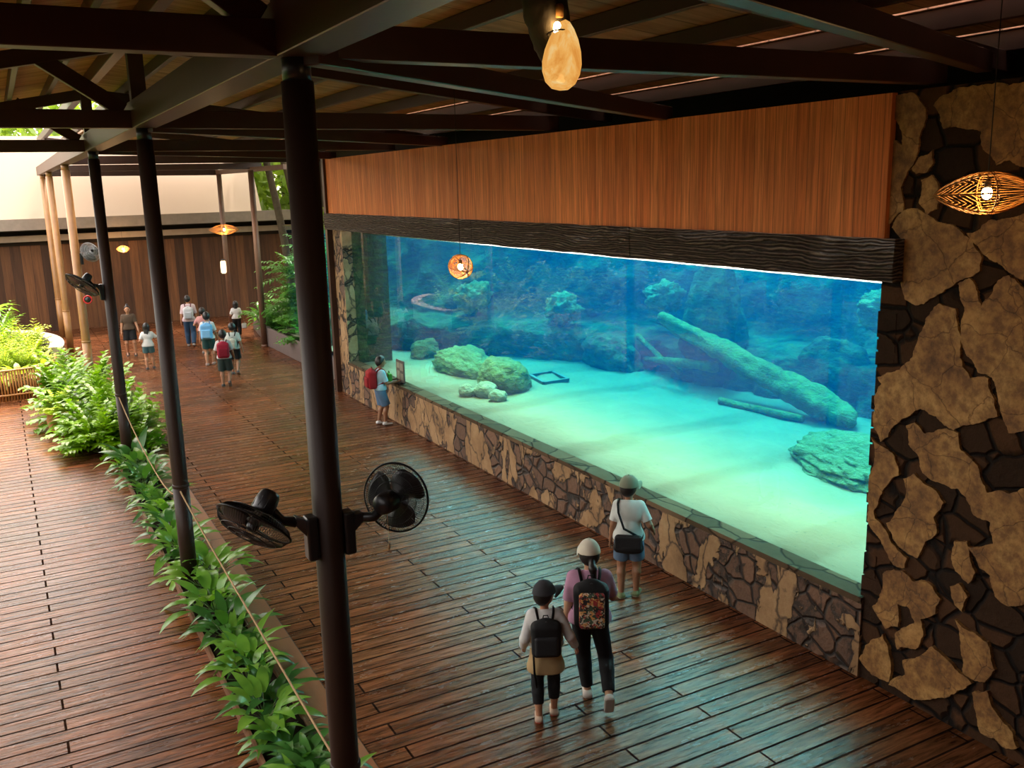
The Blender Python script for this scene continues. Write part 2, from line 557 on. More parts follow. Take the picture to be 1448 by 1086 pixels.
t = NT('water_surface')
nm = t.bump(t.noise(t.coord(scale=(1, 1.6, 1)), 3.0, 4, .6, .5), .35, .05)
fr = t.math('MULTIPLY', t.n('Fresnel', IOR=1.33, Normal=nm).outputs[0], t.math('SUBTRACT', 1.0, t.n('NewGeometry').outputs['Backfacing']))
mx = t.n('MixShader', Fac=fr, _1=t.n('BsdfTransparent', Color=(1, 1, 1, 1)).outputs[0], _2=t.n('BsdfGlossy', Color=(1, 1, 1, 1), Roughness=.05, Normal=nm).outputs[0])
t.t.links.new(mx.outputs[0], t.out.inputs[0])
M['watersurf'] = t.done()

t = NT('tank_glass')
fr = t.math('MULTIPLY', t.n('Fresnel', IOR=1.33).outputs[0], t.math('SUBTRACT', 1.0, t.n('NewGeometry').outputs['Backfacing']))
mx = t.n('MixShader', Fac=fr, _1=t.n('BsdfTransparent', Color=(.97, 1, .99, 1)).outputs[0], _2=t.n('BsdfGlossy', Color=(1, 1, 1, 1), Roughness=.0).outputs[0])
t.t.links.new(mx.outputs[0], t.out.inputs[0])
M['glass'] = t.done()
# ================================================================ SETTING
def struct(name, mb, mat, **k):
    o = mb.build(name, mat, **k)
    o['kind'] = 'structure'
    return o


ZB = 5.75          # underside of the tie beams
CX = 1.65          # column line
COLY = [5.6, 11.95, 18.3, 25.7, 33.2, 37.3]

struct('floor', MB().box((-5, -5.2, -.2), (16, 39.4, 0)), M['floor'])
struct('ground', MB().box((-40, -10, -.3), (-5, 80, -.02)).box((-5, 39.4, -.3), (40, 80, -.02)).box((16, -10, -.3), (40, 39.4, -.02)), M['ground'])
struct('trim_1', MB().box((2.02, -2, 0), (2.38, 19, .008)), M['border'])

# ---- stone wall with the window, on the right
WX, LX, GX = 7.18, 7.15, 7.42


from mathutils.geometry import delaunay_2d_cdt


def fractal(poly, it=4, amp=.16, seed=1):
    r = random.Random(seed)
    p = [Vector(q) for q in poly]
    for k in range(it):
        q = []
        for a, b in zip(p, p[1:] + p[:1]):
            d = b - a
            nrm = Vector((-d.y, d.x))
            q += [a, a + d * (.5 + r.uniform(-.12, .12)) + nrm * r.uniform(-amp, amp)]
        p = q
    return p


PATCH = [
    [(5.96, 5.7), (5.74, 5.69), (5.62, 5.56), (5.62, 5.41), (5.66, 5.25), (5.68, 5.14), (5.77, 5.0), (5.82, 4.89), (5.79, 4.67), (5.9, 4.58), (5.96, 4.53), (5.96, 4.89), (5.97, 5.22), (5.95, 5.31), (5.83, 5.25), (5.87, 5.4), (5.95, 5.5)],
    [(5.54, 5.57), (5.43, 5.65), (5.23, 5.69), (4.75, 5.68), (4.3, 5.66), (4.2, 5.1), (4.5, 5.0), (4.8, 5.09), (4.91, 5.05), (5.04, 5.18), (5.07, 5.33), (5.23, 5.36), (5.43, 5.37), (5.47, 5.49)],
    [(5.72, 5.05), (5.65, 5.14), (5.52, 5.2), (5.5, 5.09), (5.56, 5.01), (5.67, 5.0)],
    [(5.61, 4.95), (5.51, 4.99), (5.43, 4.88), (5.43, 4.7), (5.53, 4.65), (5.62, 4.75)],
    [(5.89, 4.53), (5.79, 4.67), (5.62, 4.7), (5.42, 4.59), (5.26, 4.57), (5.15, 4.48), (4.97, 4.31), (4.98, 4.2), (5.12, 4.12), (5.22, 4.05), (5.42, 3.93), (5.56, 3.85), (5.7, 3.89), (5.75, 4.17), (5.77, 4.41)],
    [(5.13, 4.5), (4.92, 4.62), (4.65, 4.67), (4.3, 4.75), (4.1, 4.3), (4.55, 4.12), (4.72, 4.2), (4.89, 4.29), (5.05, 4.42)],
    [(5.95, 3.13), (5.79, 3.2), (5.61, 3.33), (5.49, 3.65), (5.34, 3.89), (5.18, 3.86), (5.15, 3.74), (5.07, 3.37), (4.99, 3.28), (4.82, 3.31), (4.75, 3.13), (4.71, 3.0), (4.86, 2.92), (5.01, 2.86), (5.11, 2.79), (5.29, 2.88), (5.46, 2.92), (5.58, 2.82), (5.72, 2.71), (5.87, 2.51), (5.97, 2.68), (5.97, 2.9), (5.9, 3.07)],
    [(5.17, 4.08), (5.07, 4.13), (4.94, 3.91), (4.81, 4.13), (4.72, 4.18), (4.55, 4.05), (4.1, 3.9), (4.0, 2.9), (4.44, 2.96), (4.6, 2.88), (4.69, 3.05), (4.79, 3.32), (4.92, 3.34), (5.04, 3.47), (5.11, 3.68), (5.09, 3.85)],
    [(5.6, 2.73), (5.51, 2.78), (5.39, 2.7), (5.2, 2.79), (5.06, 2.78), (5.02, 2.63), (4.85, 2.53), (4.75, 2.33), (4.71, 2.16), (4.81, 2.11), (5.02, 2.28), (5.18, 2.28), (5.39, 2.33), (5.45, 2.48), (5.56, 2.56)],
    [(5.98, 2.53), (5.89, 2.48), (5.7, 2.41), (5.64, 2.24), (5.8, 2.06), (5.88, 1.84), (5.96, 1.75), (5.98, 2.05)],
    [(5.59, 2.22), (5.48, 2.3), (5.26, 2.21), (5.15, 2.11), (5.24, 1.95), (5.2, 1.8), (5.31, 1.69), (5.38, 1.5), (5.49, 1.51), (5.66, 1.6), (5.75, 1.73), (5.63, 1.91), (5.55, 2.07)],
    [(5.96, 1.93), (5.91, 1.94), (5.88, 1.74), (5.74, 1.66), (5.67, 1.55), (5.49, 1.46), (5.51, 1.36), (5.62, 1.34), (5.76, 1.49), (5.87, 1.59), (5.97, 1.69)],
    [(5.75, 1.21), (5.53, 1.32), (5.41, 1.26), (5.2, 1.29), (5.11, 1.2), (5.15, 1.04), (5.3, 0.92), (5.26, 0.76), (5.33, 0.6), (5.53, 0.51), (5.57, 0.65), (5.36, 0.87), (5.45, 0.99), (5.56, 0.97), (5.54, 0.74), (5.68, 0.66), (5.85, 0.83), (5.77, 0.99)],
    [(4.94, 2.24), (4.43, 2.45), (4.0, 2.3), (3.9, 1.5), (4.34, 1.46), (4.47, 1.39), (4.59, 1.43), (4.65, 1.6), (4.75, 1.63), (4.88, 1.79), (4.74, 1.84), (4.65, 1.89), (4.69, 2.07), (4.86, 2.1)],
    [(5.01, 1.8), (4.89, 1.84), (4.86, 1.72), (4.79, 1.57), (4.85, 1.45), (4.98, 1.52), (5.03, 1.62)],
    [(4.95, 1.07), (4.84, 1.02), (4.62, 0.99), (4.53, 0.77), (4.61, 0.61), (4.73, 0.58), (4.83, 0.6), (4.87, 0.83)],
    [(5.46, 0.43), (5.15, 0.71), (4.96, 0.64), (4.83, 0.58), (4.73, 0.54), (4.86, 0.41), (5.03, 0.25), (5.3, 0.09), (5.6, 0.1), (5.42, 0.29)],
    [(4.72, 0.46), (4.58, 0.54), (4.47, 0.37), (4.32, 0.28), (4.27, 0.16), (4.37, 0.1), (4.61, 0.12), (4.68, 0.31)],
    [(5.02, 1.36), (4.93, 1.42), (4.84, 1.33), (4.88, 1.17), (4.96, 1.21)],
    [(5.97, 0.22), (5.7, 0.6), (5.63, 0.49), (5.6, 0.13), (5.8, 0.11)],
    # past the frame, towards the viewer
    [(4.0, 1.2), (3.6, 1.3), (3.2, .8), (3.4, .3), (3.9, .4)], [(3.7, 4.6), (3.0, 4.9), (2.6, 4.0), (3.1, 3.3), (3.6, 3.6)], [(3.5, 2.9), (2.8, 2.7), (2.5, 1.9), (3.2, 1.6), (3.6, 2.1)], [(2.3, 3.1), (1.5, 3.4), (1.2, 2.2), (1.9, 1.5), (2.3, 2.2)],
]
bm = bmesh.new()


def bm_box(lo, hi, mi=0, cuts=0):
    r = bmesh.ops.create_cube(bm, size=1)
    s = Vector(hi) - Vector(lo)
    for v in r['verts']:
        v.co = Vector(lo) + Vector(((v.co.x + .5) * s.x, (v.co.y + .5) * s.y, (v.co.z + .5) * s.z))
    for f in {f for v in r['verts'] for f in v.link_faces}: f.material_index = mi


PIER0, PIER1 = 5.985, 21.62
bm_box((WX, -5, 0), (8.3, PIER0, 5.72), 0)                 # near pier and the wall it belongs to
bm_box((WX, PIER1, 0), (GX, 22.5, 4.2), 2)                # far pier
bm_box((GX, PIER1, 0), (8.3, 22.5, 4.2), 4)                # its wet side in the tank
bm_box((LX, PIER0, 0), (GX - .03, PIER1, .80), 2)          # low wall under the window
bm_box((LX - .012, PIER0, .80), (GX - .005, PIER1, .865), 3)   # its slab top
bm_box((GX - .03, PIER0, 0), (8.0, PIER1, .70), 2)
bm_box((7.5, PIER0, 4.5), (8.2, 22.5, 5.6), 0)             # masonry behind the boards
bm_box((8.36, -5, 4.5), (8.48, 30, 6.13), 5)              # dark apron added at the roof edge to shut out the bright sky
for si, poly in enumerate(PATCH):
    pts = fractal(poly, 5, .115, si + 3)
    TH = .022 + .0011 * si
    front = [bm.verts.new((WX - TH, p.x, p.y)) for p in pts]
    back = [bm.verts.new((WX + .01, p.x + random.uniform(-.006, .006), p.y)) for p in pts]
    tv, te, tf, *_ = delaunay_2d_cdt([Vector((p.x, p.y)) for p in pts], [], [list(range(len(pts)))], 1, 1e-6)
    tb = [bm.verts.new((WX - TH, q.x, q.y)) for q in tv]
    for tri in tf:
        bm.faces.new([tb[i] for i in tri]).material_index = 1
    k = len(pts)
    for i in range(k):
        g = bm.faces.new((front[i], back[i], back[(i + 1) % k], front[(i + 1) % k]))
        g.material_index = 1
# rough stones standing proud of the window edge of the near pier
r = random.Random(5)
z = .87
while z < 4.0:
    hgt = r.uniform(.12, .3)
    bm_box((WX - r.uniform(.002, .010), PIER0 - r.uniform(.12, .34), z + .01), (GX - .02, PIER0 + r.uniform(0, .035), min(4.05, z + hgt - .012)), 0)
    z += hgt
bmesh.ops.remove_doubles(bm, verts=bm.verts, dist=1e-5)
bmesh.ops.recalc_face_normals(bm, faces=bm.faces)
me = bpy.data.meshes.new('wall_right')
bm.to_mesh(me)
bm.free()
for m in ('stone', 'render', 'patched', 'ledge', 'tankrock', 'darkvoid'): me.materials.append(M[m])
wr = bpy.data.objects.new('wall_right', me)
COL.objects.link(wr)
wr['kind'] = 'structure'

# orange boards over the window, and the dark post that ends them
struct('wall_upper', MB().box((7.11, 5.93, 4.40), (7.5, 22.3, 5.71)), M['panel'])
struct('trim_2', MB().box((7.05, 22.3, 0), (7.3, 22.46, 5.74)), M['steel'])

# carved timber lintel, three lengths butted together
bm = bmesh.new()
segs = [(5.74, 9.75), (9.77, 14.3), (14.32, 22.42)]
mbx = MB()
for y0, y1 in segs:
    n = int((y1 - y0) / .05)
    prof = [(7.02, 4.05), (7.02, 4.12), (7.02, 4.19), (7.02, 4.26), (7.02, 4.33), (7.02, 4.40), (7.02, 4.435), (7.09, 4.435), (7.41, 4.435), (7.41, 4.05), (7.2, 4.05)]
    pts = np.array([(x, y0 + (y1 - y0) * i / n, zz) for i in range(n + 1) for x, zz in prof])
    d = fbm(pts * np.array([3, 1.1, 9]), 4, 3) * .010
    pts[:, 0] += d
    pts[:, 2] += fbm(pts * np.array([5, 2.2, 5]), 3, 9) * .006
    k = len(prof)
    fs = [(i * k + j, (i + 1) * k + j, (i + 1) * k + (j + 1) % k, i * k + (j + 1) % k) for i in range(n) for j in range(k)]
    fs += [tuple(range(k)), tuple(n * k + j for j in range(k - 1, -1, -1))]
    mbx.add(pts, fs)
bm.free()
struct('trim_3', mbx, M['carved'])

# the pane
struct('window_1', MB().box((GX, PIER0 - .2, .6), (GX + .03, PIER1 + .15, 4.2)), M['glass'])

# unseen slats added over the tank to dim and stripe its sunlight
for i, (y, w_) in enumerate(((3.5, .5), (6.2, .5), (9.3, .7), (11.9, .4), (14.2, .6), (17.4, .5), (19.6, .7), (23.0, .7))):
    o = MB().bar((8.6, y, 6.25), (17.5, y + .25, 6.25), w_, .05).build('added_sun_slat', M['steel'])
    o['kind'] = 'structure'

# closing walls out of view, behind and beside the viewer
struct('wall_back', MB().box((-5, -5.2, 0), (9, -5, 7.4)), M['darkvoid'])
struct('wall_left', MB().box((-5.2, -5, 0), (-5, 6.5, 6.2)), M['darkvoid'])

# ---- roof: two pitches, boards above purlins
RIDGE_X, RIDGE_Z = 1.65, 6.98
SL, SR = .19, .117
EAVE_L, EAVE_R = -2.6, 8.35


def roof_z(x): return RIDGE_Z - (SR * (x - RIDGE_X) if x > RIDGE_X else SL * (RIDGE_X - x))


LEFT_END, RIGHT_END = 22.0, 38.2
m = MB()
for x0, x1, y1 in ((EAVE_L, RIDGE_X, LEFT_END), (RIDGE_X, 2.6, LEFT_END), (2.6, 7.02, RIGHT_END), (7.065, 8.01, RIGHT_END), (8.055, 8.5, RIGHT_END)):     # narrow slots added so sky draws bright lines like lit purlins
    a, b = roof_z(x0), roof_z(x1)
    m.add([(x0, -5.2, a), (x1, -5.2, b), (x1, y1, b), (x0, y1, a), (x0, -5.2, a + .06), (x1, -5.2, b + .06), (x1, y1, b + .06), (x0, y1, a + .06)],
          [(0, 1, 2, 3), (7, 6, 5, 4), (0, 4, 5, 1), (1, 5, 6, 2), (2, 6, 7, 3), (3, 7, 4, 0)])
struct('ceiling', m, M['ceil'])


def roof_beam(a, b, w, h, mat='steel', name='roof_beam', up=(0, 0, 1)):
    o = MB().bar(a, b, w, h, up).build(name, M[mat], bevel=.006, seg=1)
    o['kind'] = 'structure'
    return o


for x in (2.3, 3.3, 4.3, 5.25, 6.2, 7.12, 8.11):     # purlins along the hall
    roof_beam((x, -5, roof_z(x) - .09), (x, RIGHT_END - .05, roof_z(x) - .09), .075, .17, name='roof_purlin')
for x in (1.05, .45, -.2, -.9, -1.7, -2.4):
    roof_beam((x, -5, roof_z(x) - .09), (x, LEFT_END - .05, roof_z(x) - .09), .075, .17, name='roof_purlin')
roof_beam((CX, -5, ZB + .15), (CX, 38.5, ZB + .15), .26, .30, name='roof_girder')
roof_beam((CX, -5, RIDGE_Z - .12), (CX, 36.5, RIDGE_Z - .12), .14, .2, name='roof_ridge')
for i, y in enumerate(COLY[:5]):
    right = 7.3 if y < 22 else 8.3
    roof_beam((CX + .12, y, ZB + .10), (right, y, ZB + .10), .15, .20)
    # right-hand rafter below the purlins
    roof_beam((CX, y, roof_z(CX) - .26), (8.25, y, roof_z(8.25) - .26), .13, .18, name='roof_rafter')
    if i < 3:
        roof_beam((-2.5, y, ZB + .10), (CX - .12, y, ZB + .10), .15, .20)
        roof_beam((-2.5, y, roof_z(-2.5) - .26), (CX, y, roof_z(CX) - .26), .13, .18, name='roof_rafter')
        roof_beam((CX - .02, y, ZB + .3), (CX - .02, y, roof_z(CX) - .2), .17, .17, name='roof_post', up=(0, 1, 0))
        roof_beam((CX - .20, y, ZB + .20), (CX - 1.12, y, roof_z(CX - 1.12) - .20), .12, .17, name='roof_brace')
        roof_beam((-2.2, y, ZB + .2), (-2.2, y, roof_z(-2.2) - .3), .14, .14, name='roof_post', up=(0, 1, 0))
# flat wind braces from the columns to the wall
for y0, y1 in ((5.47, 9.3), (11.85, 15.7), (18.2, 22.0), (2.95, 5.15)):
    zb = ZB + (.03 if y0 > 3 else .13)
    roof_beam((CX + .05, y0, zb), (7.25, y1, zb), .12, .16, name='roof_brace')
roof_beam((7.45, 36.4, 5.72), (8.35, 30.4, 5.74), .12, .16, 'palepost')      # end beam over the two far columns
roof_beam((CX, 36.5, 5.78), (7.5, 36.5, 5.72), .14, .2)

# ---- columns
WHERE = ['nearest tall brown steel column, carrying two black fans', 'second brown steel column, rising from the leafy floor strip', 'third brown column, with a black fan and a rope tied to it',
         'golden yellow post behind the fan on the third column', 'slim golden post, right one of the far pair', 'slim golden post, left one of the far pair']
for i, y in enumerate(COLY):
    r0 = .098 if i < 3 else .105
    zr = 1.36 if i else 1.12
    c = empty('support_column', (CX, y, 0), 0, WHERE[i], 'column', 'columns along the planted strip')
    mt = 'post' if i < 3 else 'sunlitpost'
    MB().lathe([(r0 * .97, 0), (r0 * .97, 1.36), (r0 * .97, 5.62)], 24).build('shaft', M[mt], c, True)
    MB().lathe([(r0 * 1.0, zr), (r0 * 1.07, zr + .01), (r0 * 1.07, zr + .04), (r0 * 1.0, zr + .05)], 24).build('joint_ring', M[mt], c, True)
    MB().lathe([(r0 * 1.02, 0), (r0 * 1.02, zr)], 24).build('lower_sleeve', M[mt], c, True)
    MB().lathe([(r0 * .86, 5.60), (r0 * .86, 5.78)], 24).build('neck', M['black' if i < 3 else mt], c, True)
for k, (x, y, zt, lb) in enumerate(((7.28, 30.5, 5.66, 'pale brown post standing in front of the grey planter'), (7.46, 36.2, 5.66, 'far pale brown post with a lantern, before the dark boarded wall'))):
    c = empty('timber_post', (x, y, 0), 0, lb, 'post', 'posts at the far end of the hall')
    MB().lathe([(.10, 0), (.095, 3), (.09, zt)], 18).build('shaft', M['palepost'], c, True)
    MB().lathe([(.125, 0), (.125, .06), (.1, .07)], 18).build('foot_plate', M['palepost'], c, True)

# ---- far building: boarded wall under a pale roof
b = empty('roofed_building', (4, 39, 0), 0, 'long dark boarded building with pale beige sheet roof at the far end', 'building')
def bpart(name, mb, mat): 
    o = mb.build(name, M[mat], b)
    o.matrix_parent_inverse = Matrix.Translation((-4, -39, 0))
    return o
bpart('boarded_wall', MB().box((-12, 39.2, 0), (20, 39.5, 3.25)), 'hoarding')
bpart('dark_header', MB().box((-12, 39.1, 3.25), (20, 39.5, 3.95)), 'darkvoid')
bpart('lower_fascia', MB().box((-12, 38.75, 3.40), (20, 38.95, 3.62)), 'fasciapale')
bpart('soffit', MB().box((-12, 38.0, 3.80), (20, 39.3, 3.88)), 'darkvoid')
bpart('gutter_fascia', MB().box((-12, 37.9, 3.84), (20, 38.06, 4.24)), 'fascia')
m = MB()
m.add([(-12, 37.9, 4.24), (9.35, 37.9, 4.24), (9.35, 39.7, 7.2), (-12, 39.7, 7.2), (-12, 37.98, 4.2), (9.35, 37.98, 4.2), (9.35, 39.78, 7.16), (-12, 39.78, 7.16)],
      [(0, 1, 2, 3), (7, 6, 5, 4), (0, 4, 5, 1), (1, 5, 6, 2), (2, 6, 7, 3), (3, 7, 4, 0)])
bpart('sheet_roof', m, 'beigeroof')
# ================================================================ TANK
def grid_mesh(name, P, mat, kind=None, label=None, cat=None, group=None, smooth=True):
    """P: (n,m,3) array of points"""
    n, m_ = P.shape[:2]
    idx = np.arange(n * m_).reshape(n, m_)
    f = np.stack([idx[:-1, :-1], idx[1:, :-1], idx[1:, 1:], idx[:-1, 1:]], -1).reshape(-1, 4)
    o = mesh_obj(name, P.reshape(-1, 3), f, mat, smooth=smooth)
    return tag(o, label, cat, group, kind)


# sand bed
xs, ys = np.linspace(GX + .03, 16.5, 90), np.linspace(2, 29, 220)
gx, gy = np.meshgrid(xs, ys, indexing='ij')
P = np.stack([gx, gy, np.zeros_like(gx)], -1)
q = P.reshape(-1, 3)
P[..., 2] = (.80 + .05 * fbm(q * .6, 3, 5) + .02 * fbm(q * np.array([2.5, 1.2, 1]), 3, 8)).reshape(gx.shape)
P[..., 2] -= .05 * np.exp(-(gx - GX) * 2.5)
grid_mesh('tank_floor', P, M['sand'], 'structure')

# rock bank at the back: base line, then two set-back steps up to the surface
base = [(7.5, 25.4), (8.3, 23.8), (9.2, 22.3), (11.0, 19.6), (12.3, 17.2), (12.9, 14.2), (13.2, 11.0), (13.4, 7.5), (13.4, 4.0), (13.2, 2.0)]
bl = np.array(base)
s = np.concatenate([[0], np.cumsum(np.hypot(*np.diff(bl, axis=0).T))])
ss = np.linspace(0, s[-1], 260)
bx, by = np.interp(ss, s, bl[:, 0]), np.interp(ss, s, bl[:, 1])
tx, ty = np.gradient(bx), np.gradient(by)
ln = np.hypot(tx, ty)
nx, ny = -ty / ln, tx / ln      # away from the glass
prof = [(0, .6), (.05, .95), (.12, 1.25), (.25, 1.5), (.5, 1.62), (1.0, 1.66), (1.35, 1.75), (1.5, 2.0), (1.6, 2.4), (1.7, 2.8), (1.85, 3.2), (2.0, 3.6), (2.15, 4.0), (2.3, 4.4)]
pt = np.array(prof)
tt = np.linspace(0, len(prof) - 1, 80)
po, pz = np.interp(tt, np.arange(len(prof)), pt[:, 0]), np.interp(tt, np.arange(len(prof)), pt[:, 1])
P = np.zeros((260, 80, 3))
P[..., 0] = bx[:, None] + nx[:, None] * po[None]
P[..., 1] = by[:, None] + ny[:, None] * po[None]
P[..., 2] = pz[None]
if nx[130] < 0: pass
q = P.reshape(-1, 3)
d = (.28 * fbm(q * np.array([.6, .6, .5]), 3, 11) + .24 * fbm(q * np.array([1.6, 1.6, 1.1]), 4, 21)).reshape(260, 80)
P[..., 0] += nx[:, None] * d
P[..., 1] += ny[:, None] * d
P[..., 2] += (.12 * fbm(q * 1.5, 3, 31)).reshape(260, 80) * np.clip((pz - .8) * 2, 0, 1)[None]
grid_mesh('wall_tank', P, M['tankrock'], 'structure')

wv = MB().box((GX + .031, 2.5, .55), (16.3, 28, 3.968)).build('tank_water', M['water'])
wv['kind'] = 'stuff'
tag(wv, 'clear blue water filling the tank behind the window', 'water')
ws = MB().add([(GX + .031, 2.5, 3.975), (16.3, 2.5, 3.975), (16.3, 28, 3.975), (GX + .031, 28, 3.975)], [(0, 1, 2, 3)]).build('water_surface', M['watersurf'])
ws['kind'] = 'structure'


def blob(name, c, r, mat, seed, amp=.18, sub=5, label=None, cat='rock', group=None, rz=0, freq=1.6, ridge=None, parent=None):
    bmm = bmesh.new()
    bmesh.ops.create_icosphere(bmm, subdivisions=sub, radius=1)
    co = np.array([v.co[:] for v in bmm.verts])
    d = 1 + amp * fbm(co * freq + seed * 3.1, 4, seed)
    if ridge: d += ridge * np.abs(vnoise(co * np.array([9, 2.5, 9]) + seed, seed + 5))
    co = co * d[:, None] * np.array(r)
    ca, sa = math.cos(rz), math.sin(rz)
    co = np.stack([co[:, 0] * ca - co[:, 1] * sa, co[:, 0] * sa + co[:, 1] * ca, co[:, 2]], -1)
    for v, p in zip(bmm.verts, co): v.co = p
    me = bpy.data.meshes.new(name)
    bmm.to_mesh(me)
    bmm.free()
    me.materials.append(mat)
    me.polygons.foreach_set('use_smooth', np.ones(len(me.polygons), dtype=bool))
    o = bpy.data.objects.new(name, me)
    COL.objects.link(o)
    o.location = c
    if parent: o.parent = parent
    return tag(o, label, cat if label else None, group)


blob('tank_boulder', (9.02, 17.08, .98), (.50, .64, .46), M['boulder'], 3, .16, 6, 'large rounded algae-covered boulder on the tank sand beside the metal frame', 'boulder')
blob('rock_heap', (9.15, 19.15, .88), (.5, 1.15, .42), M['boulder'], 8, .2, 5, 'long low ridged rock behind the big boulder on the sand', 'rock', None, .05, 1.6, .16)
blob('tank_rock', (9.15, 21.5, .88), (.34, .36, .34), M['boulder'], 12, .2, 5, 'farthest of the pale green rocks in a row behind the boulder', 'rock', None, 0, 1.6, .1)
for k, (x, y, r_, lb) in enumerate(((8.42, 16.75, (.24, .3, .2), 'pale rounded stone before the big boulder, largest of three'), (8.12, 17.0, (.17, .2, .14), 'small pale stone nearest the glass, before the big boulder'), (8.42, 16.2, (.19, .18, .12), 'low pale stone on the sand at the near end of the boulder'))):
    blob('pale_stone', (x, y, .86), r_, M['stonepale'], 20 + k, .16, 4, lb, 'stone', 'pale stones before the boulder')
blob('weed_mound', (10.75, 9.2, .80), (.85, 1.25, .40), M['weed'], 33, .10, 6, 'low weedy green mound on the sand near the right window edge', 'mound', None, -.35, 2.4, .10)
blob('rock_pillar', (13.0, 15.0, 1.75), (.62, .7, 1.5), M['tankrock'], 41, .25, 5, 'tall craggy rock column behind the upper end of the big log', 'rock')
blob('back_rock', (13.7, 12.4, 1.2), (.5, 1.0, .8), M['tankrock'], 47, .25, 5, 'dark craggy rock behind the middle of the big log', 'rock')
blob('back_rock', (12.1, 17.6, 1.05), (.5, .9, .55), M['tankrock'], 49, .25, 5, 'dark rock at the back of the sand left of the log', 'rock')
# algae bushes on the rock bank
for k, (x, y, z_, r_, lb) in enumerate(((10.6, 21.6, 2.2, .5, 'green algae tuft high on the rock bank behind the hanging lamp'), (11.9, 19.3, 2.0, .45, 'green algae tuft on the rock bank right of the hanging lamp'), (13.1, 16.9, 2.4, .45, 'green algae tuft on the bank left of the rock column'), (13.9, 11.4, 2.6, .5, 'green algae tuft on the back bank above the log foot'))):
    blob('algae_tuft', (x, y, z_), (r_ * .8, r_, r_ * .7), M['weed'], 60 + k, .3, 5, lb, 'algae', 'algae tufts on the tank rocks', 0, 2.2, .25)

fr = empty('metal_frame', (10.15, 17.15, .86), 0, 'empty square dark metal frame lying on the sand by the boulder', 'frame')
cs = [(-.20, .42), (.40, .46), (.25, -.44), (-.36, -.46)]
for (a, b_) in zip(cs, cs[1:] + cs[:1]):
    MB().bar((*a, 0), (*b_, 0), .07, .07).build('frame_bar', M['frame'], fr)


def logmesh(pts, rad, seed, n=22, amp=.24, step=.05):
    pts = [Vector(p) for p in pts]
    P, Rr = [], []
    for (a, b, ra, rb) in zip(pts, pts[1:], rad, rad[1:]):
        k = max(2, int((b - a).length / step))
        for i in range(k):
            P.append(a.lerp(b, i / k)); Rr.append(ra + (rb - ra) * i / k)
    P.append(pts[-1]); Rr.append(rad[-1])
    m = MB().tube(P, Rr, n)
    v = np.array([x[:] for x in m.v])
    c = np.repeat(np.array([x[:] for x in P]), n, 0)
    ax = np.array((pts[-1] - pts[0]).normalized())
    rel = v - c
    al = (v @ ax)[:, None] * ax
    pr = v - al
    d = amp * fbm(al * 1.3 + pr * 7, 4, seed) + amp * .7 * fbm(al * 4 + pr * 4, 3, seed + 3)
    v = c + rel * (1 + d)[:, None]
    m.v = [tuple(x) for x in v]
    return m


lg = empty('sunken_log', (12.4, 11.1, .9), 0, 'big pale green fallen tree trunk slanting up across the tank', 'log')
def lp(o):
    o.parent = lg
    o.matrix_parent_inverse = Matrix.Translation((-12.4, -11.1, -.9))
    return o
lp(logmesh([(12.45, 10.95, .92), (12.4, 12.0, 1.18), (12.3, 13.6, 1.60), (12.2, 15.2, 2.02), (12.15, 15.75, 2.2)], [.25, .24, .21, .17, .12], 3).build('trunk', M['log'], None, True))
lp(logmesh([(12.44, 11.15, .95), (12.25, 10.75, 1.0), (12.2, 10.6, .9)], [.2, .14, .06], 9).build('broken_root', M['log'], None, True))
for pts, rad, lb in (([(12.6, 16.9, 1.05), (12.35, 15.6, 1.2), (12.3, 14.2, 1.32)], [.06, .09, .12], 'thin pale branch lying level under the big slanting log'), ([(12.6, 17.2, 1.55), (12.5, 16.2, 1.18), (12.4, 15.4, 1.0)], [.05, .06, .07], 'short pale branch sticking up left of the big log'),
                     ([(11.75, 13.4, .86), (11.9, 12.6, .84), (12.1, 11.6, .82)], [.07, .075, .06], 'straight dark branch lying flat on the sand under the log')):
    o = logmesh(pts, rad, int(rad[0] * 900), 12, .2).build('sunken_branch', M['log'], None, True)
    tag(o, lb, 'branch')
# ================================================================ PLANTS
ORD = ['first', 'second', 'third', 'fourth', 'fifth', 'sixth', 'seventh', 'eighth', 'ninth', 'tenth', 'eleventh', 'twelfth']


def rosette(seed, n, L, W, mat, broad=0):
    r = random.Random(seed)
    m = MB()
    for i in range(n):
        a = i * 2.4 + r.uniform(-.3, .3)
        tilt = r.uniform(.25, 1.15)
        d = Vector((math.cos(a) * math.cos(tilt), math.sin(a) * math.cos(tilt), math.sin(tilt)))
        l = L * r.uniform(.65, 1.1)
        st = Vector((math.cos(a) * .02, math.sin(a) * .02, .0))
        if broad:      # a stalk, then a broad blade
            e = st + d * l * .4
            m.cur = 1
            m.tube([st, e], .006, 4, False)
            m.cur = 0
            m.leaf(e, (d + Vector((0, 0, -.1))).normalized(), (0, 0, 1), l * .65, W * r.uniform(.8, 1.2), r.uniform(.5, 1.0), 5, .15)
        else:
            m.leaf(st, d, (0, 0, 1), l, W * r.uniform(.8, 1.15), r.uniform(.7, 1.25), 6, .18)
    return m


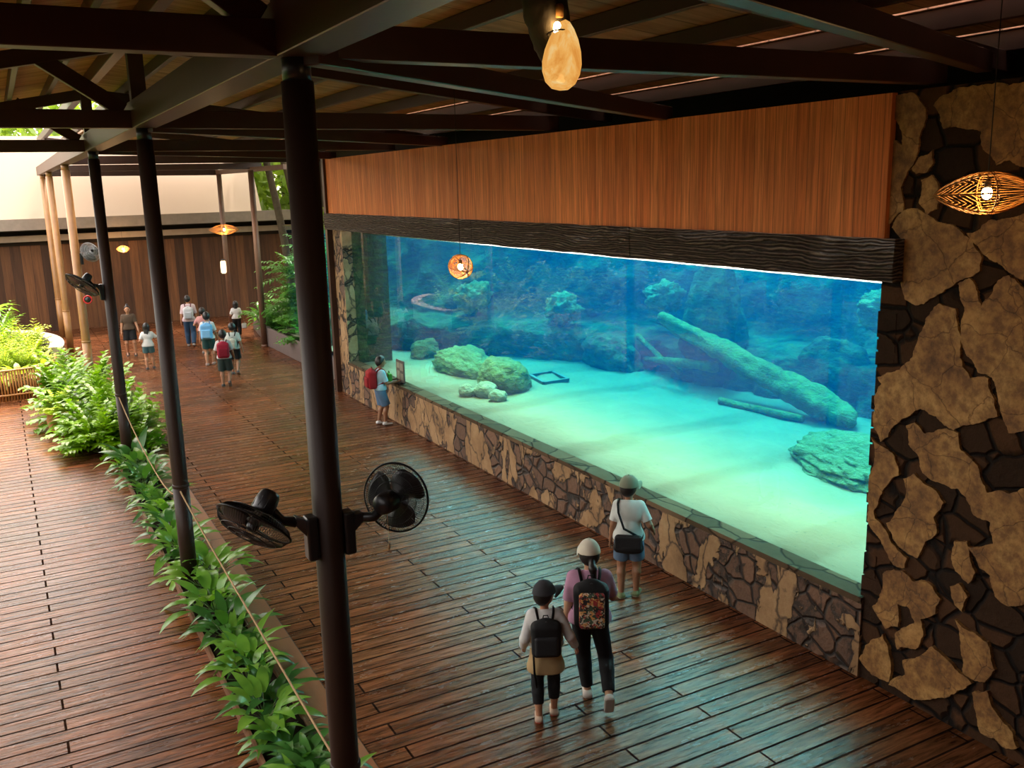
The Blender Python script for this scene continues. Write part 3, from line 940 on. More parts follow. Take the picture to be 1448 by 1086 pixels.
# the long floor strip: trough boards, soil, rope, plants
tr = empty('strip_planter', (1.72, 9, 0), 0, 'long low board-edged planting strip in the floor beside the columns', 'planter')
def trp(name, mb, mat):
    o = mb.build(name, M[mat], tr)
    o.matrix_parent_inverse = Matrix.Translation((-1.72, -9, 0))
    return o
for nm_, lo, hi in (('edge_board', (1.47, 3, 0), (1.50, 19.2, .11)), ('edge_board', (1.98, 3, 0), (2.01, 19.2, .11)), ('end_board', (1.47, 19.2, 0), (2.01, 19.23, .11))):
    trp(nm_, MB().box(lo, hi), 'trough')
m = MB()
ys_ = np.linspace(3, 19.2, 120)
for i, (a, b) in enumerate(zip(ys_, ys_[1:])):
    pass
sx = np.linspace(1.5, 1.98, 8)
gx, gy = np.meshgrid(sx, np.linspace(3, 19.2, 160), indexing='ij')
q = np.stack([gx.ravel(), gy.ravel(), 0 * gx.ravel()], -1)
gz = (.07 + .025 * fbm(q * 6, 3, 2)).reshape(gx.shape)
so = grid_mesh('soil', np.stack([gx, gy, gz], -1), M['soil'])
so.parent = tr
so.matrix_parent_inverse = Matrix.Translation((-1.72, -9, 0))

protos = []
for k in range(6):
    broad = k % 3 == 2
    protos.append(rosette(100 + k, 15 if not broad else 15, .56 if not broad else .66, .095 if not broad else .14, None, broad))
protomesh = []
spots = []
y = 6.35
r = random.Random(4)
while y < 19.0:
    spots.append((1.74 + r.uniform(-.10, .10), y + r.uniform(-.05, .05)))
    y += .27
NTH = ORD + ['thirteenth', 'fourteenth', 'fifteenth', 'sixteenth', 'seventeenth', 'eighteenth', 'nineteenth', 'twentieth'] + ['twenty-' + q_ for q_ in ORD[:9]] + ['thirtieth'] + ['thirty-' + q_ for q_ in ORD[:9]]
for i, (x, yy) in enumerate(spots):
    if min(abs(yy - c) for c in COLY) < .16: x += .22 if i % 2 else -.2
    k = r.randrange(6)
    look = ('narrow-leaved', 'narrow-leaved', 'broad-leaved')[k % 3]
    if yy < 11.95:
        n = len([1 for s_ in spots if yy < s_[1] < 11.95]); lab = f'{look} plant in the floor strip, {NTH[n]} from the second column towards the viewer'
    else:
        n = len([1 for s_ in spots if 11.95 < s_[1] < yy]); lab = f'{look} plant in the floor strip, {NTH[n]} past the second column going away'
    if i < 6 or k not in [p_[0] for p_ in protomesh]:
        o = protos[k].build('strip_plant', None, None, True, [M['leaf' if k % 2 == 0 else 'leafdark'], M['stem']])
        protomesh.append((k, o))
    else:
        src = next(p_[1] for p_ in protomesh if p_[0] == k)
        o = src.copy()
        COL.objects.link(o)
    o.location = (x, yy, .07)
    s_ = r.uniform(.8, 1.15)
    o.scale = (s_, s_, s_ * r.uniform(.85, 1.1))
    o.rotation_euler = (r.uniform(-.12, .12), r.uniform(-.12, .12), r.uniform(0, 6.28))
    tag(o, lab, 'plant', 'leafy plants in the floor strip')

# ropes strung from column to column just over the plants
for (a, b, sag, lb) in (((1.60, 18.3, 1.38), (1.62, 11.95, 1.30), .62, 'tan rope sagging from the third column down over the floor strip'), ((1.62, 11.95, 1.36), (1.78, 5.6, .75), .35, 'tan rope running from the second column towards the nearest column')):
    pts = []
    for i in range(25):
        t_ = i / 24
        p = Vector(a).lerp(Vector(b), t_)
        p.z -= sag * 4 * t_ * (1 - t_)
        p.x += .12 * math.sin(PI * t_)
        pts.append(p)
    tag(MB().tube(pts, .011, 6).build('barrier_rope', M['rope'], None, True), lb, 'rope')


def pinnate(m, base, d, L, n, lw, ll, r, droop=.5, stem=.006):
    """an arching stalk with leaflets in two rows"""
    p, d = Vector(base), Vector(d).normalized()
    pts = [p.copy()]
    dirs = [d.copy()]
    k = 8
    for i in range(k):
        p = p + d * (L / k)
        d = (d + Vector((0, 0, -droop * 1.4 / k))).normalized()
        pts.append(p.copy()); dirs.append(d.copy())
    m.cur = 1
    m.tube(pts, [stem * (1 - .7 * i / k) for i in range(k + 1)], 4, False)
    m.cur = 0
    for i in range(n):
        t_ = .22 + .76 * i / (n - 1)
        j = min(k - 1, int(t_ * k))
        f = t_ * k - j
        q = pts[j].lerp(pts[j + 1], f)
        dd = dirs[j]
        s = dd.cross(Vector((0, 0, 1)))
        if s.length < .05: s = Vector((1, 0, 0))
        s.normalize()
        for sd in (-1, 1):
            v = (dd * .55 + s * sd * .9 + Vector((0, 0, r.uniform(-.05, .3)))).normalized()
            m.leaf(q, v, (0, 0, 1), ll * (.55 + .75 * math.sin(PI * min(1, t_ * .9 + .08))) * r.uniform(.85, 1.15), lw, r.uniform(.3, .7), 3, .1)


def shrub_mesh(seed, n, L, ll=.16, lw=.055, leafl=9, spread=.9, droop=.7):
    r = random.Random(seed)
    m = MB()
    for i in range(n):
        a = i * 2.4 + r.uniform(-.4, .4)
        tilt = r.uniform(.35, 1.4)
        d = Vector((math.cos(a) * math.cos(tilt) * spread, math.sin(a) * math.cos(tilt) * spread, math.sin(tilt)))
        pinnate(m, (math.cos(a) * .04, math.sin(a) * .04, 0), d, L * r.uniform(.6, 1.08), leafl, lw, ll, r, droop)
    return m


def put(o, loc, s, rz, lab, cat, group=None):
    o.location = loc
    o.scale = (s, s, s) if not hasattr(s, '__len__') else s
    o.rotation_euler = (0, 0, rz)
    return tag(o, lab, cat, group)


SH = [shrub_mesh(200 + k, 36, 1.0, .25, .115, 8) for k in range(3)]
shr = [(1.2, 19.55, 0, .8, 1), (1.85, 19.15, 0, .7, 2), (1.62, 19.55, .0, .92, 0), (1.95, 20.1, 0, .95, 1), (1.22, 20.5, 0, 1.0, 2), (1.75, 21.3, 0, 1.1, 0), (1.05, 22.2, 0, 1.1, 1), (1.6, 22.9, 0, 1.1, 2), (.95, 24.0, 0, 1.15, 0), (1.5, 24.6, 0, 1.1, 1), (1.2, 26.6, 0, 1.05, 2)]
SL_ = ['low bright shrub hiding the near left corner of the shrub bed', 'small dark shrub where the floor strip meets the third column', 'dark green pinnate shrub at the far end of the floor strip, beside the third column', 'bright green pinnate shrub right of the third column', 'bright green pinnate shrub left of the third column, spilling over the floor',
       'pinnate shrub directly behind the third column', 'bright lime-lit shrub at the left flank of the shrub clump', 'tall pinnate shrub in the middle of the clump behind the third column', 'yellow-green shrub beside the end of the bamboo fence',
       'pinnate shrub in front of the golden post', 'farthest shrub of the clump, at the foot of the golden posts']
sobj = {}
for i, (x, y, z, s_, k) in enumerate(shr):
    if k in sobj:
        o = sobj[k].copy(); COL.objects.link(o)
    else:
        o = SH[k].build('leafy_shrub', None, None, True, [M['shrub'], M['stem']]); sobj[k] = o
    put(o, (x, y, .05), (s_, s_, s_ * 1.2), i * 1.3, SL_[i], 'shrub', 'shrubs around the third column')
# low bed those shrubs grow in, and a wicker pot
bd = empty('shrub_bed', (1.45, 22.5, 0), 0, 'low soil bed edged with brown board under the shrub clump', 'planter')
def bdp(n_, mb, mat):
    o = mb.build(n_, M[mat], bd); o.matrix_parent_inverse = Matrix.Translation((-1.45, -22.5, 0)); return o
bdp('edge_board', MB().box((.85, 19.9, 0), (.89, 27.2, .06)).box((2.01, 19.9, 0), (2.05, 27.2, .06)).box((.85, 27.2, 0), (2.05, 27.24, .12)), 'trough')
bdp('soil', MB().box((.89, 19.9, 0), (2.01, 27.2, .04)), 'soil')
pt_ = empty('wicker_pot', (.74, 21.9, 0), 0, 'round woven wicker pot half hidden in the left side of the shrubs', 'pot')
MB().lathe([(.20, 0), (.27, .12), (.30, .3), (.27, .42), (.29, .46), (.25, .46), (.23, .40), (.0, .38)], 24).build('woven_body', M['wicker'], pt_, True)
MB().lathe([(.28, .44), (.31, .46), (.31, .49), (.26, .49)], 24).build('rim', M['wicker'], pt_, True)
o = SH[1].build('potted_shrub', None, None, True, [M['lime'], M['stem']])
put(o, (.74, 21.9, .42), .55, .6, 'small yellow-green shrub growing in the wicker pot', 'shrub')

# ---- bamboo-fenced bed on the left with its planting
bf = empty('bamboo_fence', (.3, 26, 0), 0, 'low golden bamboo picket fence round the sunlit bed at left', 'fence')
path = [(-1.6, 25.6), (-.5, 25.95), (.35, 26.05), (.78, 26.3), (.95, 26.9), (.98, 28)]
pv = [Vector((*p, 0)) for p in path]
def along(pv, step):
    out = []
    for a, b in zip(pv, pv[1:]):
        k = max(1, int((b - a).length / step))
        out += [a.lerp(b, i / k) for i in range(k)]
    return out
pp = along(pv, .062)
r = random.Random(9)
for k, p in enumerate(pp[:99]):
    o = MB().tube([(p.x, p.y, .02), (p.x + r.uniform(-.01, .01), p.y + r.uniform(-.01, .01), .84 + r.uniform(-.03, .03))], .024, 6).build('picket', M['bamboo'], bf, True)
    o.matrix_parent_inverse = Matrix.Translation((-.3, -26, 0))
for z_ in (.18, .80):
    o = MB().tube([(p.x, p.y - .035, z_) for p in along(pv, .2)], .024, 6).build('rail', M['bamboo'], bf, True)
    o.matrix_parent_inverse = Matrix.Translation((-.3, -26, 0))
so = grid_mesh('bed_soil', np.stack([np.array([[-4, .95], [-4, .95]]), np.array([[26.3, 26.3], [36, 36]]), np.array([[.35, .35], [.45, .45]])], -1).astype(float), M['soil'], 'stuff', 'dark soil under the plants behind the bamboo fence', 'soil')

# pale curved bench wall sweeping behind the bed
pts = []
for i in range(25):
    a = i / 24 * PI * .62
    pts.append((-.55 + 1.75 * math.sin(a) ** .9, 35.3 - 5.2 * (i / 24) ** 1.4))
m = MB()
vs, fs = [], []
for i, (x, y) in enumerate(pts):
    a = Vector(pts[min(i + 1, 24)]) - Vector(pts[max(i - 1, 0)])
    nn_ = Vector((a.y, -a.x)).normalized()
    for s_, z_ in ((-.14, 0), (-.14, .58), (-.2, .6), (-.2, .68), (.2, .68), (.2, .6), (.14, .58), (.14, 0)):
        vs.append((x + nn_.x * s_, y + nn_.y * s_, z_))
for i in range(24):
    for j in range(8):
        fs.append((i * 8 + j, i * 8 + (j + 1) % 8, (i + 1) * 8 + (j + 1) % 8, (i + 1) * 8 + j))
fs += [tuple(range(8)), tuple(24 * 8 + j for j in range(7, -1, -1))]
tag(m.add(vs, fs).build('curved_bench', M['bench']), 'pale curved low bench wall behind the sunlit bed at left', 'bench')

# plants of the sunlit bed
BED = [rosette(300, 26, .8, .10, None), rosette(301, 20, .9, .20, None, 1), shrub_mesh(302, 40, .95, .15, .06, 8), shrub_mesh(303, 30, 1.3, .2, .05, 12, .8, .9)]
bobj = {}
bl_ = [(.55, 26.75, 0, .75, 'lime', 'low strap-leaved plant just behind the bamboo fence end'), (.05, 26.7, 1, .8, 'lime', 'broad-leaved lime plant behind the middle of the bamboo fence'), (-.35, 26.6, 0, .8, 'lime', 'strap-leaved lime plant at the left frame edge behind the fence'),
       (.6, 27.8, 1, .85, 'lime', 'broad-leaved sunlit plant before the curved bench'), (.15, 27.9, 2, .95, 'lime', 'feathery yellow-green shrub in the second row behind the fence'), (-.3, 28.2, 3, .95, 'lime', 'tall feathery lime fern at the left edge of the bed'),
       (.45, 29.3, 2, 1.0, 'lime', 'feathery lime shrub just left of the curved bench'), (-.05, 30.0, 3, 1.1, 'lime', 'tallest feathery lime shrub rising in the bed'), (-.5, 30.5, 2, 1.35, 'shrub', 'tall green shrub at the far left of the bed'),
       (.5, 31.6, 2, 1.1, 'lime', 'yellow-green shrub inside the curve of the bench'), (-.4, 33.0, 3, 1.3, 'shrub', 'arching green fern against the dark wall at far left'), (-1.2, 27.5, 2, 1.2, 'lime', 'lime shrub past the left end of the fence'), (-1.3, 29.8, 3, 1.3, 'shrub', 'green fern left of the sunlit bed'), (-2.2, 28.5, 2, 1.4, 'shrub', 'green shrub farther left behind the fence')]
for i, (x, y, k, s_, mt, lb) in enumerate(bl_):
    key = (k, mt)
    if key in bobj:
        o = bobj[key].copy(); COL.objects.link(o)
    else:
        o = BED[k].build('bed_plant', None, None, True, [M[mt], M['stem']]); bobj[key] = o
    put(o, (x, y, .38), s_, i * 1.7, lb, 'plant', 'plants in the bamboo-fenced bed')
# a banana with paddle leaves at the frame edge
m = MB()
r = random.Random(12)
for i in range(9):
    a = i * 2.4 + .3
    d = Vector((math.cos(a) * .75, math.sin(a) * .75, r.uniform(.5, 1.2)))
    m.cur = 1
    e = Vector((0, 0, 1.0)) + d.normalized() * .25
    m.tube([(0, 0, .9), e], .02, 5, False)
    m.cur = 0
    m.leaf(e, d, (0, 0, 1), r.uniform(.8, 1.1), .34, r.uniform(.7, 1.1), 8, .12)
bn = empty('banana_plant', (-.62, 31.6, .38), 0, 'banana plant with broad paddle leaves at the left frame edge', 'plant')
m.build('leaf_crown', None, bn, True, [M['shrub'], M['stem']])
MB().tube([(0, 0, 0), (.02, .01, .5), (0, 0, 1.0)], [.07, .06, .045], 10).build('stem', M['stem'], bn, True)

# ---- far right: grey planter with jungle planting and leaning palms
gp = empty('grey_planter', (7.8, 30, 0), 0, 'grey-brown panelled planter wall holding the jungle plants at far right', 'planter')
def gpp(n_, mb, mat):
    o = mb.build(n_, M[mat], gp, bevel=.01, seg=1); o.matrix_parent_inverse = Matrix.Translation((-7.8, -30, 0)); return o
gpp('side_panel', MB().bar((7.42, 30.4, .31), (7.52, 23.2, .31), .08, .62), 'planter')
gpp('side_panel', MB().bar((8.0, 34.9, .31), (7.42, 30.55, .31), .08, .62), 'planter')
gpp('corner_pillar', MB().box((7.36, 30.38, 0), (7.48, 30.56, .66)), 'planter')
gpp('end_panel', MB().bar((8.0, 34.9, .31), (10.5, 35.2, .31), .08, .62), 'planter')
gpp('soil', MB().add([(7.5, 23.2, .5), (13, 23.2, .5), (13, 35.1, .5), (8.0, 34.9, .5), (7.44, 30.5, .5)], [(0, 1, 2, 3, 4)]), 'soil')
JG = [shrub_mesh(400, 34, 1.25, .24, .07, 11, .9, .9), rosette(401, 22, 1.1, .22, None, 1), shrub_mesh(402, 40, 1.0, .2, .075, 9)]
jobj = {}
jl = [(7.85, 30.9, 2, .9, .5, 'low leafy bush at the planter corner behind the pale post'), (7.95, 29.3, 1, .85, .5, 'broad dark-leaved plant low in the grey planter'), (7.9, 27.8, 2, .95, .5, 'leafy bush at the edge of the grey planter beside the nearest column'),
      (8.3, 31.8, 0, 1.15, .5, 'arching fern in the grey planter before the boarded wall'), (8.5, 30.2, 0, 1.2, 1.15, 'tall arching fern high in the middle of the jungle clump'), (8.4, 28.6, 2, 1.15, 1.0, 'bushy green plant behind the edge of the planter'),
      (8.9, 31.2, 0, 1.35, 1.9, 'topmost fern of the jungle clump under the palms'), (8.8, 29.0, 0, 1.25, 1.75, 'tall fern beside the nearest column, upper jungle clump'), (8.9, 27.0, 2, 1.3, .6, 'bushy plant at the near end of the grey planter'), (9.4, 32.6, 2, 1.4, .8, 'dark bush at the back of the grey planter'),
      (9.3, 29.8, 0, 1.4, 2.4, 'highest frond crown in the grey planter'), (7.75, 32.7, 1, .8, .5, 'broad-leaved plant spilling over the far end of the planter')]
for i, (x, y, k, s_, z_, lb) in enumerate(jl):
    mt = 'jungle'
    if z_ > .7:      # a bare cane lifts these crowns off the soil
        pe = empty('jungle_plant', (x, y, .5), 0, lb, 'plant', 'jungle plants in the grey planter')
        MB().tube([(0, 0, 0), (.03, .02, (z_ - .5) * .6), (0, 0, z_ - .48)], [.03, .025, .02], 7).build('cane', M['stem'], pe, True)
        if k in jobj:
            o = bpy.data.objects.new('frond_crown', jobj[k].data); COL.objects.link(o)
        else:
            o = JG[k].build('frond_crown', None, None, True, [M[mt], M['stem']]); jobj[k] = o
        o.parent = pe
        o.location = (0, 0, z_ - .5)
        o.scale = (s_, s_, s_)
        o.rotation_euler = (0, 0, i * 1.9)
    else:
        if k in jobj:
            o = bpy.data.objects.new('jungle_plant', jobj[k].data); COL.objects.link(o)
        else:
            o = JG[k].build('jungle_plant', None, None, True, [M[mt], M['stem']]); jobj[k] = o
        put(o, (x, y, z_), s_, i * 1.9, lb, 'plant', 'jungle plants in the grey planter')
PALM = [((9.05, 33.0, .5), (8.45, 33.2, 6.2), .13, 'leaning palm trunk, left one of the pair beyond the planter'), ((9.5, 32.2, .5), (8.85, 32.3, 6.4), .17, 'thicker leaning palm trunk, right one of the pair beyond the planter')]
for a, b_, r_, lb in PALM:
    pl = empty('palm_tree', a, 0, lb, 'tree')
    d = Vector(b_) - Vector(a)
    pts = [d * (i / 24) + Vector((.12 * math.sin(PI * i / 24), 0, 0)) for i in range(25)]
    pts += [pts[-1] + d.normalized() * (k * .5) for k in range(1, 5)]
    MB().tube(pts, [r_ * (1.15 - .35 * i / 28) * (1 + .05 * (i % 2)) for i in range(29)], 14).build('trunk', M['trunk'], pl, True)
    m = MB()
    r = random.Random(int(r_ * 100))
    for i in range(14):
        an = i * 2.4
        pinnate(m, pts[-1], (math.cos(an), math.sin(an), r.uniform(.2, 1)), 2.4, 22, .06, .5, r, 1.1, .02)
    m.build('frond_crown', None, pl, True, [M['tree'], M['stem']])

# ---- trees outside, behind the roof of the far building and at the right
def tree(loc, H, R, seed, lb, mt='tree', n=2600, ls=.28):
    r = np.random.default_rng(seed)
    t_ = empty('leafy_tree', loc, 0, lb, 'tree', 'trees beyond the hall')
    MB().tube([(0, 0, 0), (.1, .05, H * .3), (-.05, .1, H * .6), (0, 0, H * .85)], [R * .09, R * .07, R * .05, R * .02], 10).build('trunk', M['trunk'], t_, True)
    u = r.normal(size=(n, 3)); u /= np.linalg.norm(u, axis=1)[:, None]
    rad = (.45 + .55 * r.random(n) ** .5) * (1 + .3 * fbm(u * 2.2 + seed, 3, seed))
    p = u * rad[:, None] * np.array([R, R, H * .36]) + np.array([0, 0, H * .62])
    a = r.normal(size=(n, 3)); a /= np.linalg.norm(a, axis=1)[:, None]
    b_ = np.cross(a, r.normal(size=(n, 3))); b_ /= np.linalg.norm(b_, axis=1)[:, None]
    s_ = ls * (.6 + .8 * r.random(n))[:, None]
    V = np.stack([p - a * s_, p + b_ * s_ * .5, p + a * s_, p - b_ * s_ * .5], 1).reshape(-1, 3)
    Fc = np.arange(4 * n).reshape(-1, 4)
    mesh_obj('crown', V, Fc, M[mt], t_)
for args in (((11.2, 41, 0), 10, 2.4, 1, 'sunlit yellow-green tree seen beside the palm trunks'), ((13.5, 36.5, 0), 11, 3.2, 2, 'green tree standing beyond the grey planter at right'),
             ((-2, 53, 0), 13, 4.5, 4, 'tree rising behind the pale sheet roof at left'), ((4, 56, 0), 12, 4.5, 5, 'tree behind the middle of the pale sheet roof'), ((-9, 48, 0), 13, 4.5, 6, 'tree beyond the left end of the boarded building'),
             ((12.5, 31.0, 0), 8, 2.2, 7, 'smaller green tree right behind the grey planter')):
    tree(*args)
for i, (x, y, H_, R__) in enumerate(((-9.5, 9, 4.5, 2.4), (-10, 14.5, 5, 2.6), (-9.5, 20, 4.5, 2.5), (-10.5, 26, 5, 2.8), (-9.5, 32, 5, 2.8), (-10, 38, 5, 2.8))):
    tree((x, y, 0), H_, R__, 30 + i, ORD[i] + ' tree in the dense row beyond the open left side, counted from the viewer', 'leafdark', 2200, .3)
# shrubs along the open left side, outside the frame but mirrored in the window
for i, (x, y, s_) in enumerate(((-5.2, 8.5, 1.8), (-5.4, 10.6, 2.0), (-5.3, 13.0, 1.8), (-5.4, 15.2, 2.0), (-5.6, 17.6, 1.9), (-5.3, 20.0, 2.1), (-5.6, 22.4, 2.0), (-5.3, 25.0, 2.0), (-5.5, 27.6, 2.1), (-5.4, 30.4, 2.0), (-5.5, 33.4, 2.2), (-5.4, 36.4, 2.1))):
    o = bobj[(2, 'shrub')].copy(); COL.objects.link(o)
    put(o, (x, y, .0), s_, i * 1.1, ORD[i] + ' shrub along the open left edge of the floor, counted from the viewer', 'shrub', 'shrubs along the open left side')
# ================================================================ FANS AND LAMPS
def frame_from(axis, up=(0, 0, 1)):
    a = Vector(axis).normalized()
    x = Vector(up).cross(a)
    if x.length < 1e-4: x = Vector((1, 0, 0))
    x.normalize()
    y = a.cross(x)
    return Matrix(((x.x, y.x, a.x, 0), (x.y, y.y, a.y, 0), (x.z, y.z, a.z, 0), (0, 0, 0, 1)))


def make_fan(hub, axis, col, R, lab, side, mat='black', wire='fanwire', pole_r=.1, group='oscillating fans on the columns', cordlen=.16):
    """hub: centre of the blades; axis: the way it blows; col: (x, y) of the post; side: -1 left, 1 right of it"""
    hub = Vector(hub)
    fo = empty('wall_fan', hub, 0, lab, 'fan', group)
    A = frame_from(axis)
    mat, wire = M[mat], M[wire]
    # cages
    def cage(zs, n):
        m = MB()
        for rr in (1.0,):
            m.tube([A @ Vector((R * math.cos(a), R * math.sin(a), 0)) for a in np.linspace(0, 2 * PI, 49)], .0075, 6, False)
        for rr in (.30, .52, .74):
            z = zs * math.sqrt(max(0, 1 - (rr * .92) ** 2))
            m.tube([A @ Vector((R * rr * math.cos(a), R * rr * math.sin(a), z)) for a in np.linspace(0, 2 * PI, 41)], .0028, 4, False)
        for i in range(n):
            a = 2 * PI * i / n
            pts = []
            for t_ in np.linspace(.16, 1, 8):
                z = zs * math.sqrt(max(0, 1 - (t_ * .985) ** 2)) if t_ < 1 else 0
                pts.append(A @ Vector((R * t_ * math.cos(a + .25 * t_), R * t_ * math.sin(a + .25 * t_), z)))
            m.tube(pts, .0020, 3, False)
        return m
    cage(.10, 84).build('front_grille', wire, fo, True)
    rg = cage(-.075, 84).build('rear_grille', wire, fo, True)
    MB().lathe([(0.001, .088), (R * .17, .088), (R * .19, .078), (R * .17, .072), (0.001, .072)], 24, A).build('badge_disc', mat, fo, True)
    # three broad blades
    for k in range(3):
        m = MB()
        vs, fs = [], []
        for i in range(9):
            t_ = i / 8
            rr = R * (.16 + .74 * t_)
            w_ = (.42 + .45 * math.sin(PI * min(1, t_ * .8 + .1)))
            for j in range(6):
                s_ = (j / 5 - .5) * 2 * w_
                a = 2 * PI * k / 3 + s_ + .35 * t_
                z = .026 * s_ * (1.3 - t_ * .5)
                vs.append(A @ Vector((rr * math.cos(a), rr * math.sin(a), z)))
        for i in range(8):
            for j in range(5):
                fs.append((i * 6 + j, i * 6 + j + 1, (i + 1) * 6 + j + 1, (i + 1) * 6 + j))
        m.add(vs, fs)
        b_ = m.build('blade', mat, fo, True)
        so_ = b_.modifiers.new('thick', 'SOLIDIFY'); so_.thickness = .003
    MB().lathe([(.0, .05), (.03, .048), (.04, .03), (.04, -.04), (.0, -.04)], 16, A, False).build('blade_hub', mat, fo, True)
    # motor housing behind
    mo = MB().lathe([(.0, -.075), (.062, -.075), (.072, -.09), (.074, -.15), (.068, -.20), (.055, -.225), (.0, -.23)], 24, A, False).build('motor_housing', mat, fo, True)
    m = MB()
    for i in range(10):
        a = 2 * PI * i / 10
        m.bar(A @ Vector((.072 * math.cos(a), .072 * math.sin(a), -.10)), A @ Vector((.070 * math.cos(a), .070 * math.sin(a), -.17)), .006, .006)
    m.build('cooling_rib', mat, mo)
    # neck, arm and bracket on the post
    back = A @ Vector((0, 0, -.14))
    px = col[0] + side * (pole_r + .03) - hub.x
    py = col[1] - .02 - hub.y
    pz = -.10
    root = Vector((px, py, pz))
    MB().tube([back, back.lerp(root, .35) + Vector((0, 0, -.05)), root.lerp(back, .3) + Vector((0, 0, .0))], [.034, .032, .036], 10).build('neck', mat, fo, True)
    m = MB()
    e = root.lerp(back, .34)
    m.add([root + Vector(v) for v in ((0, -.05, -.07), (0, .05, -.07), (0, .05, .065), (0, -.05, .065))] + [e + Vector(v) for v in ((0, -.036, -.03), (0, .036, -.03), (0, .036, .035), (0, -.036, .035))],
          [(0, 1, 2, 3), (7, 6, 5, 4), (0, 4, 5, 1), (1, 5, 6, 2), (2, 6, 7, 3), (3, 7, 4, 0)])
    m.build('arm', mat, fo, bevel=.008)
    x0, x1 = sorted((px - side * .045, px + side * .03))
    MB().box((x0, py - .055, pz - .20), (x1, py + .055, pz + .09)).build('bracket', mat, fo, bevel=.018, seg=3)
    MB().tube([(px, py, pz - .05), (col[0] - hub.x, col[1] - hub.y, pz - .05)], .02, 8).build('bracket_bolt', mat, fo)
    if cordlen:
        m = MB().tube([back + Vector((0, 0, -.05)), back + Vector((0, -.005, -.05 - cordlen))], .0018, 4)
        c_ = m.build('pull_cord', M['rope'], fo)
        MB().sphere(back + Vector((0, -.005, -.06 - cordlen)), .011, 8, 6, (1, 1, 1.8)).build('pull_knob', M['rope'], c_, True)
    return fo


def cam_dir(r, u, f): return R_ * r + U_ * u + F_ * f


make_fan((1.18, 5.6, 2.98), cam_dir(-.37, -.82, -.42), (CX, 5.6), .25, 'black fan on the left of the nearest column, tipped down', -1, cordlen=0)
make_fan((2.13, 5.62, 2.97), cam_dir(.33, .12, .93), (CX, 5.6), .235, 'black fan on the right of the nearest column, seen from behind', 1, cordlen=.25)
make_fan((1.22, 18.25, 3.45), cam_dir(-.40, -.80, -.3), (CX, 18.3), .32, 'black fan on the third column, tipped down, small in the distance', -1, cordlen=0)
make_fan((1.98, 25.6, 3.62), cam_dir(.7, .25, -.5), (CX, 25.7), .25, 'pale grey wire fan on the golden post, partly behind the third column', 1, 'black', 'palewire', cordlen=0)
al = empty('round_bell', (1.80, 25.58, 2.45), 0, 'small round red-rimmed bell low on the golden post', 'bell')
A = frame_from((-.2, -1, .1))
MB().lathe([(.0, 0), (.10, 0), (.11, .03), (.095, .06), (.08, .05)], 20, A, False).build('red_rim', plain('red_rim', (.55, .02, .02), .4), al, True)
MB().lathe([(.0, .07), (.055, .06), (.078, .04), (.078, 0)], 20, A, False).build('dome', M['black'], al, True)


def spindle(name, loc, axis, L, Rm, lab, cordtop, ribs=6, slats=6, power=25, grp='rattan spindle lamps'):
    """rattan lamp: six long ribs, chevron slats on one half and straight slats on the other"""
    so_ = empty(name, loc, 0, lab, 'lamp', grp)
    A = frame_from(axis)          # long axis = local z
    def rad(t_): return Rm * (math.sin(PI * (t_ + 1) / 2) ** .82 if abs(t_) < 1 else 0)
    def P(t_, a): return A @ Vector((rad(t_) * math.cos(a), rad(t_) * math.sin(a), t_ * L / 2))
    for i in range(ribs):
        a = 2 * PI * i / ribs
        MB().tube([P(t_, a) for t_ in np.linspace(-1, 1, 21)], .0062, 5).build('rib', M['rattan'], so_, True)
    m = MB()
    for i in range(ribs):
        a0, a1 = 2 * PI * i / ribs, 2 * PI * (i + 1) / ribs
        for j in range(slats):                # straight slats on the far half
            a = a0 + (a1 - a0) * (j + 1) / (slats + 1)
            m.tube([P(t_, a) for t_ in np.linspace(.02, .86, 10)], .0030, 4)
        for j in range(slats + 2):            # chevrons on the near half
            t0 = -.96 + .94 * j / (slats + 1)
            am = (a0 + a1) / 2
            for sd in (-1, 1):
                m.tube([P(min(.05, t0 + .34 * s_), am + sd * (a1 - a0) / 2 * (1 - s_)) if sd < 0 else P(min(.05, t0 + .34 * s_), am + (a1 - a0) / 2 * (1 - s_)) for s_ in np.linspace(0, 1, 6)], .0030, 4)
    m.build('slat', M['rattan'], so_, True)
    m = MB()
    for t_ in (0, .87):
        m.tube([P(t_, a) for a in np.linspace(0, 2 * PI, 33)], .0055, 5, False)
    m.build('hoop', M['rattan'], so_, True)
    MB().sphere((0, 0, 0), .034, 14, 10, (1, 1, 1.3)).build('bulb', M['bulb'], so_, True)
    MB().lathe([(.02, .03), (.022, .08), (.0, .085)], 12).build('bulb_holder', M['black'], so_, True)
    MB().tube([(0, 0, .08), (0, 0, cordtop - loc[2])], .004, 5).build('cord', M['cord'], so_)
    l_ = lamp('lamp_glow', 'POINT', (0, 0, -.06), power, (1, .60, .26), shadow_soft_size=.05)
    l_.parent = so_
    return so_


def lamp(name, typ, loc, energy, color=(1, 1, 1), **k):
    d = bpy.data.lights.new(name, typ)
    d.energy = energy
    d.color = color
    for a, v in k.items(): setattr(d, a, v)
    o = bpy.data.objects.new(name, d)
    COL.objects.link(o)
    o.location = loc
    return o


